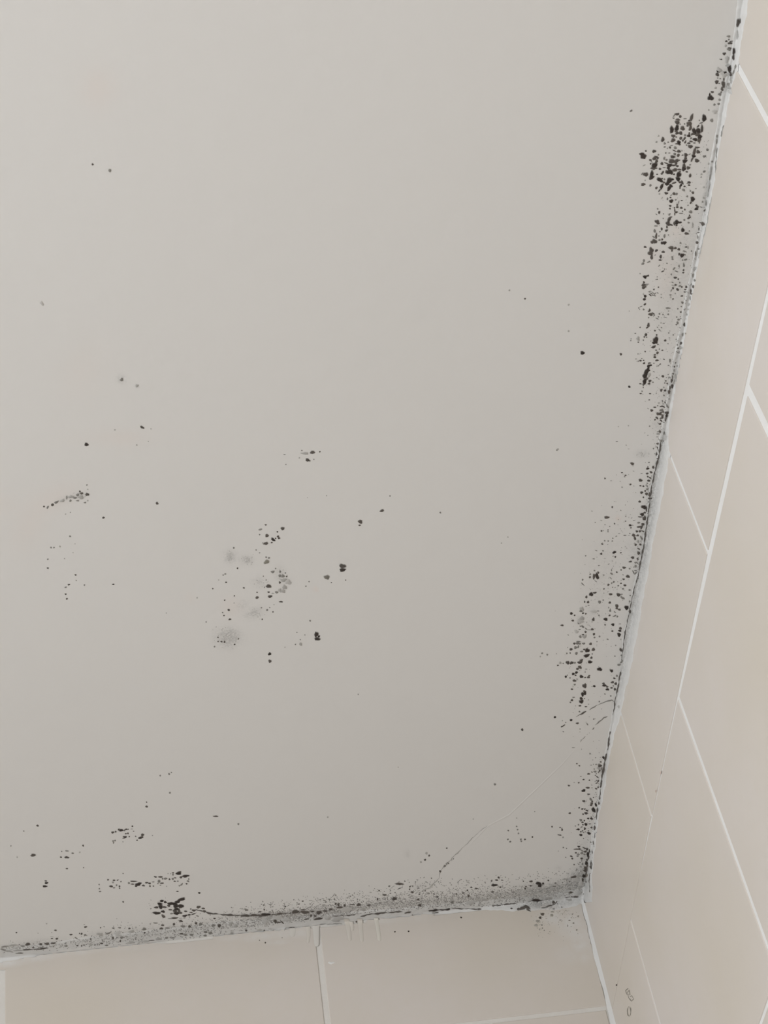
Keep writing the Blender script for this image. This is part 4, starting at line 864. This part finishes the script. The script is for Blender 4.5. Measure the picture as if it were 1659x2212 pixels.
# right edge: y, left offset from bead, spread, density per px
RB = [(250, 12, 6, .05), (330, 30, 15, .15), (420, 60, 22, .35), (520, 50, 28, .75), (620, 45, 28, .55), (700, 45, 24, .45), (800, 40, 24, .35), (870, 16, 14, .45), (950, 20, 14, .2), (1020, 40, 28, .22), (1100, 55, 30, .35),
      (1180, 65, 32, .45), (1260, 60, 34, .60), (1340, 65, 30, .50), (1420, 80, 24, .35), (1500, 70, 24, .18), (1580, 40, 20, .08), (1660, 14, 10, .35), (1740, 20, 12, .3), (1800, 22, 14, .45), (1850, 14, 10, .5), (1890, 10, 8, .5)]
for y in np.arange(250, 1890, 1.0):
    off, spd, dn = lerp_poly(RB, y)
    a, _b = lerp_poly(R_BEAD, y)
    for _ in range(int(rng.poisson(dn * 1.0))):
        x = a + 8 - off + rng.normal(0, spd)
        if x > a + 10: continue
        dust.append((x, y + rng.uniform(0, 1), rng.uniform(.6, 1.7), rng.uniform(.5, 1.1), rng.choice([-60, -80, 40, 0, 20]), rng.choice(['g', 'g', 'd', 'f', 'f'])))
    # a tighter row right along the sealant
    if 440 < y < 1240 or 1630 < y < 1890:
        for _ in range(int(rng.poisson(.22))):
            dust.append((a + rng.normal(2, 3.5), y, rng.uniform(.7, 2.0), rng.uniform(.6, 1.2), rng.choice([-75, -60, 40]), rng.choice(['g', 'd', 'f'])))
# furry smudges
for (x, y, a, b_, n_) in ((497, 1203, 11, 11, 34), (534, 1210, 11, 9, 30), (548, 1324, 17, 10, 26), (493, 1378, 23, 19, 95), (563, 1258, 14, 12, 14), (172, 1072, 16, 8, 30), (608, 1245, 12, 18, 26), (1387, 981, 10, 6, 16),
                          (1200, 2000, 40, 26, 34), (1215, 1975, 40, 12, 50), (1165, 1995, 9, 20, 30), (345, 1957, 26, 20, 30), (1270, 1345, 12, 14, 14)):
    for _ in range(n_):
        dust.append((x + rng.normal(0, a * .55), y + rng.normal(0, b_ * .55), rng.uniform(.7, 2.0), rng.uniform(.4, .8), rng.uniform(-90, 90), rng.choice(['g', 'f', 'f'])))
dgroups = [[] for _ in PATCHES]
dstray = []
for s in dust:
    for i, p in enumerate(PATCHES):
        if p[0] - 2 <= s[0] <= p[2] + 2 and p[1] - 2 <= s[1] <= p[3] + 2:
            dgroups[i].append(s); break

BIG = 3.3                                   # mean radius in pixels from which a spot is a part of its own
for p, sp, du in zip(PATCHES, groups, dgroups):
    if not sp: continue
    cx = float(np.mean([s[0] for s in sp])); cy = float(np.mean([s[1] for s in sp]))
    root = bpy.data.objects.new(p[5], None); COL.objects.link(root)
    root.empty_display_size = 0.01
    root.location = Vector(surf(cx, cy))
    root['label'] = p[4]; root['category'] = 'mould'
    if p[5] == 'mould_patch': root['group'] = 'mould patches on the ceiling'
    small = Blobs()
    dots = p[5] != 'mould_patch'
    for (x, y, rx, ry, an, tn) in sp:
        bs = base_at(x, y)
        if (rx * ry) ** .5 >= BIG or (dots and (rx * ry) ** .5 >= 2.0):
            b_ = Blobs(); b_.blob(x, y, rx, ry, an, tn, 14, .17, bs); b_.build('mould_spot', root)
        else:
            small.blob(x, y, rx, ry, an, tn, 8, .15, bs)
    for (x, y, rx, ry, an, tn) in du: small.speck(x, y, rx, ry, an, tn, base_at(x, y))
    o = small.build('mould_specks', root)
    if o: o['kind'] = 'stuff'
bl = Blobs()
for (x, y, rx, ry, an, tn) in stray: bl.blob(x, y, rx, ry, an, tn, 9, .15, base_at(x, y))
o = bl.build('stray_mould_specks', None)
o['kind'] = 'stuff'; o['label'] = 'stray pinprick mould specks scattered over the open ceiling'; o['category'] = 'mould'

# ------------------------------------------------------------------ cracks and open joints
def crk(name, parent, pts, tone='d', base=PAINT, **kw): return ribbon(name, pts, parent, tone, base, **kw)
def h(pts, ox, oy, sc, w): return [(ox + x / sc, oy + y / sc, (w if len(r) == 0 else r[0])) for x, y, *r in pts]
Hs = (1160, 1420, 8.295)
crk('crack', ceiling, h([(1390, 805), (1340, 770), (1275, 778), (1210, 795), (1100, 850), (965, 915), (935, 942)], *Hs, .75), 'g')
crk('crack', ceiling, h([(885, 963), (790, 1010, 1.3), (735, 1045), (698, 1067)], *Hs, .8), 'd')
crk('crack', ceiling, h([(1268, 1060), (1200, 1080), (1130, 1135), (1048, 1217, 1.3)], *Hs, .8), 'g')
crk('crack', ceiling, h([(1032, 1256), (985, 1292)], *Hs, .9), 'g')
crk('crack', ceiling, h([(912, 1370), (893, 1390)], *Hs, .9), 'g')
crk('crack', ceiling, h([(868, 1412), (805, 1470), (778, 1522)], *Hs, .7), 'g')
crk('crack', ceiling, [(950, 1882, .6), (965, 1866, .9), (982, 1848, .8), (1000, 1831, .5), (1030, 1801, .4), (1053, 1783, .4)], 'f', gaps=.5)
crk('crack', ceiling, [(952, 1880, .6), (948, 1897, .6), (938, 1908, .9), (928, 1918, 1.2), (916, 1921, .8), (903, 1933, .7)], 'f', gaps=.4)
# paint ridge running on from the crack towards the right edge
def ridge(pts, hw, hgt):
    bl = Blobs(); row = []
    dense = []
    for a, b_ in zip(pts[:-1], pts[1:]):
        m = max(1, int(math.hypot(b_[0] - a[0], b_[1] - a[1]) / 5))
        for i in range(m): dense.append([a[j] + (b_[j] - a[j]) * i / m for j in range(2)])
    dense.append(list(pts[-1][:2]))
    for i, (x, y) in enumerate(dense):
        q0, q1 = dense[max(i - 1, 0)], dense[min(i + 1, len(dense) - 1)]
        dx, dy = q1[0] - q0[0], q1[1] - q0[1]; L = math.hypot(dx, dy) + 1e-6
        e = math.sin(math.pi * i / (len(dense) - 1)) ** .5
        row.append(len(bl.v))
        for s_, hh in ((-1, 0), (-.4, 1), (.4, 1), (1, 0)):
            bl.v.append(surf(x - dy / L * hw * s_, y + dx / L * hw * s_, .00003 + hgt * hh * e)); bl.c.append(np.array(PAINT))
    for a, b_ in zip(row[:-1], row[1:]):
        for j in range(3): bl.f.append((a + j, a + j + 1, b_ + j + 1, b_ + j))
    return bl.build('paint_ridge', ceiling, M_film)
ridge([(1245, 1615), (1215, 1650), (1160, 1703), (1100, 1760), (1053, 1785), (1010, 1830)], 1.7, .0002)

Cr = [[(1440.8, 894, 1.6), (1437, 911, 1.4)], [(1428, 950, .8), (1427, 957, 1.2), (1424.4, 981, 1.5), (1419.6, 1000, 1.6), (1414.8, 1018, 1.6), (1412.8, 1030, 1.2), (1409, 1044, 1.3), (1405, 1068, 1.5),
       (1403.8, 1082, .9), (1400.6, 1109, .9), (1395, 1147, 1.4), (1390.8, 1179, 1.2), (1385.4, 1205, 1.5), (1381, 1228, .9), (1377.8, 1251, .8)],
      [(1379, 1243, .8), (1372, 1264, .8), (1364.8, 1294, .7), (1360, 1318, .7), (1354, 1348, .5), (1350, 1368, 1.0), (1347.5, 1385, .9), (1346.7, 1396, .6), (1343, 1420, .8), (1341.9, 1428, .9)],
      [(1341, 1450, .8), (1338.4, 1462, 1.3), (1334.8, 1486, 1.2), (1331, 1500, .9), (1328.8, 1512, .9), (1327, 1528, .9), (1324, 1545, 1.2)],
      [(1318, 1579, 1.0), (1315, 1601, 1.4), (1313, 1621, 1.1)], [(1311, 1627, .9), (1306.6, 1641, 1.7), (1305, 1656, 1.8), (1302, 1668, 2.0), (1299.3, 1683, 1.4), (1297.5, 1702, 1.1)],
      [(1296.8, 1706, .8), (1296.6, 1715, 1.0), (1295.4, 1728, 1.0)], [(1294, 1731, 1.0), (1293, 1739, 1.2)], [(1290.5, 1745, 1.2), (1289.5, 1756, 1.5), (1288.5, 1765, 1.7), (1288.5, 1771, .8)],
      [(1284.5, 1783, 1.4), (1284, 1794, 1.5)], [(1285, 1798, .9), (1285, 1811, .9)], [(1281.5, 1816, .9), (1282.3, 1826, .9)], [(1278.8, 1836, .9), (1279.4, 1845, .8)], [(1277.5, 1862, 1.0), (1277, 1875, 1.6)],
      [(1273, 1886, .6), (1273, 1904, .6), (1274, 1928, .7)], [(1261.5, 1941, .7), (1263.5, 1951, 1.0)]]
for c_ in Cr: crk('crack', bead_r, c_, 'd', SEAL, step=2.5, jit=.35)
# hairline where the bead lifts off the tiles higher up
for c_ in ([(1537, 425, .5), (1533.5, 445, .6), (1530, 462, .7), (1528, 480, .7), (1521, 508, .6), (1517, 525, .6), (1513, 545, .6), (1509, 558, .7)],
           [(1549, 318, .9), (1547.5, 335, .9), (1546, 360, .7), (1545, 374, .6)], [(1563, 270, .6), (1560, 284, 1.2), (1557.5, 296, 1.2)],
           [(1589, 140, .9), (1586, 152, 1.0), (1581, 166, 1.0), (1578, 180, .8)]):
    crk('crack', bead_r, c_, 'f' if c_[0][0] < 1545 else 'g', SEAL, step=2.5, jit=.4)
for c_, tn in (([(422, 1964, 1.0), (439, 1969, 1.4), (455, 1973, 1.2), (480, 1975.5, 1.2), (500, 1977, 1.5), (540, 1977.5, 1.8), (580, 1976, 2.2), (610, 1973.5, 1.6), (650, 1970, 1.4), (680, 1968, 1.2)], 'd'),
               ([(720, 1979.5, .9), (741, 1978, 1.0), (768, 1976, .8)], 'd'),
               ([(778, 1980, .6), (793, 1976, 1.2), (806, 1974, 1.6), (830, 1972, 1.2), (850, 1970.5, 1.2), (870, 1969, .7)], 'd'),
               ([(873, 1972, .8), (882, 1971, 1.4), (889, 1970, .7)], 'd'), ([(925, 1967.5, .8), (940, 1966, 1.8), (958, 1965, 1.6), (973, 1964, 1.2)], 'k'),
               ([(932, 1972, .6), (948, 1971, .9)], 'd'), ([(975, 1962, .6), (1000, 1963, .8), (1040, 1964, .9)], 'd'),
               ([(1064, 1956.5, .8), (1080, 1955, 1.2), (1100, 1953, .9), (1120, 1950, .8)], 'd'), ([(1122.5, 1937, .7), (1123, 1948, .7)], 'd'),
               ([(1220, 1939, .8), (1232, 1937.5, .9), (1244, 1938, .8)], 'd'), ([(614, 2011, .6), (618, 2004, .7), (630, 2003.5, .8), (638, 2010, .6)], 'g'),
               ([(690, 1997, .5), (712, 1996, .7), (740, 1995.5, .5)], 'g'), ([(1168, 1962, .7), (1185, 1959, 1.4), (1197, 1954, 1.2), (1204, 1946, .8)], 'd'),
               ([(58, 2051, .8), (85, 2050, .9), (103, 2048.5, .7)], 'd'), ([(2, 2049, .7), (10, 2053, .8), (25, 2056, .8)], 'g')):
    crk('crack', bead_b, c_, tn, SEAL, step=3, jit=.4)

# ------------------------------------------------------------------ dried films and drips of sealant on the tiles
WHT = (0.79, 0.785, 0.765)
film('sealant_film', [(1408, 1090, 16, 40, 12, .8), (1400, 1150, 20, 60, 12, .8), (1388, 1240, 20, 60, 12, .75), (1376, 1320, 18, 60, 12, .7), (1362, 1410, 16, 60, 12, .6), (1346, 1490, 12, 50, 12, .6)], bead_r, .6)
film('sealant_film', [(1520, 560, 16, 90, 12, .4), (1500, 680, 18, 90, 12, .4), (1480, 790, 18, 90, 12, .35)], bead_r, .4)
film('sealant_film', [(1235, 1995, 50, 46, 0, .75), (1200, 1985, 50, 26, -5, .55), (1255, 2030, 30, 45, 15, .8), (1265, 2060, 24, 30, 15, .5), (1180, 1982, 40, 14, 0, .5), (1230, 2060, 40, 30, 0, .3)], bead_b, .8)
film('sealant_film', [(30, 2078, 60, 12, -8, .9), (85, 2068, 60, 11, -8, .8), (180, 2056, 60, 8, -6, .45), (290, 2048, 70, 8, -5, .35)], bead_b, .8)
film('sealant_film', [(560, 2024, 50, 13, -5, .7), (610, 2018, 46, 13, -4, .75), (650, 2016, 26, 14, 0, .65), (600, 2036, 34, 7, -6, .6), (500, 2026, 40, 8, -4, .5)], bead_b, .75)
film('sealant_film', [(900, 1986, 50, 9, -3, .45), (830, 1990, 40, 8, -3, .5)], bead_b, .6)


def drip(pts, colr=(.700, .655, .592)):
    """one run of dried sealant down a tile; pts = (x, y, half width)"""
    bl = Blobs(); row = []; dense = []
    for a, b_ in zip(pts[:-1], pts[1:]):
        m = max(1, int(math.hypot(b_[0] - a[0], b_[1] - a[1]) / 3))
        for i in range(m): dense.append([a[j] + (b_[j] - a[j]) * i / m for j in range(3)])
    lx, ly, lw = pts[-1]
    dense += [[lx, ly, lw], [lx, ly + lw * .6, lw * .75], [lx, ly + lw * .95, lw * .35]]
    for (x, y, w) in dense:
        row.append(len(bl.v))
        for s_, hh in ((-1, 0), (-.7, .8), (0, 1), (.7, .8), (1, 0)):
            bl.v.append(surf(x + w * s_, y, .00012 + .00022 * hh)); bl.c.append(np.array(colr) if hh > .1 else np.array(colr) * .93)
    for a, b_ in zip(row[:-1], row[1:]):
        for j in range(4): bl.f.append((a + j, a + j + 1, b_ + j + 1, b_ + j))
    return bl.build('sealant_drip', bead_b, M_film)
drip([(748, 1984, 6), (752, 2004, 5), (756, 2029, 3.8)])
drip([(757, 1990, 5), (761, 2002, 4), (761, 2008, 3)])
drip([(777, 1984, 6), (779, 2004, 4.5), (782, 2031, 4)])
drip([(812, 1982, 5), (816, 2004, 4.2), (819.5, 2029, 4)], (.715, .68, .61))
drip([(682, 2000, 8), (683, 2018, 6.5), (684, 2040, 5)], (.72, .69, .645))
drip([(665, 2002, 5), (667, 2018, 4.2), (665.5, 2034, 3.2)])
drip([(632, 2005, 7), (632, 2018, 6)], (.71, .675, .62))
# pale chip of sealant on the back tile
bl = Blobs(); bl.blob(715.5, 2080, 5.5, 2.6, -5, 'f', 12, .2, (.8, .79, .76))
bl.c = [np.array((.80, .79, .77))] * len(bl.v)
bl.build('sealant_chip', bead_b, M_film)
# brown looped scribble on the right wall tiles
def loop(pts, w): return ribbon('pencil_mark', [(x, y, w) for x, y in pts], wall_right, 'g', TILE, step=2, jit=.1, lift=.0002)
R4 = lambda x, y: (1050 + x / 2.724, 1600 + y / 2.724)
loop([R4(842 + 10 * math.cos(a), 1593 + 28 * math.sin(a)) for a in np.linspace(-1.2, 4.9, 22)], .55)
loop([R4(*q) for q in ((838, 1455), (822, 1470), (828, 1492), (848, 1496), (843, 1468), (833, 1480), (838, 1510), (856, 1533), (868, 1520), (858, 1500), (846, 1508))], .45)
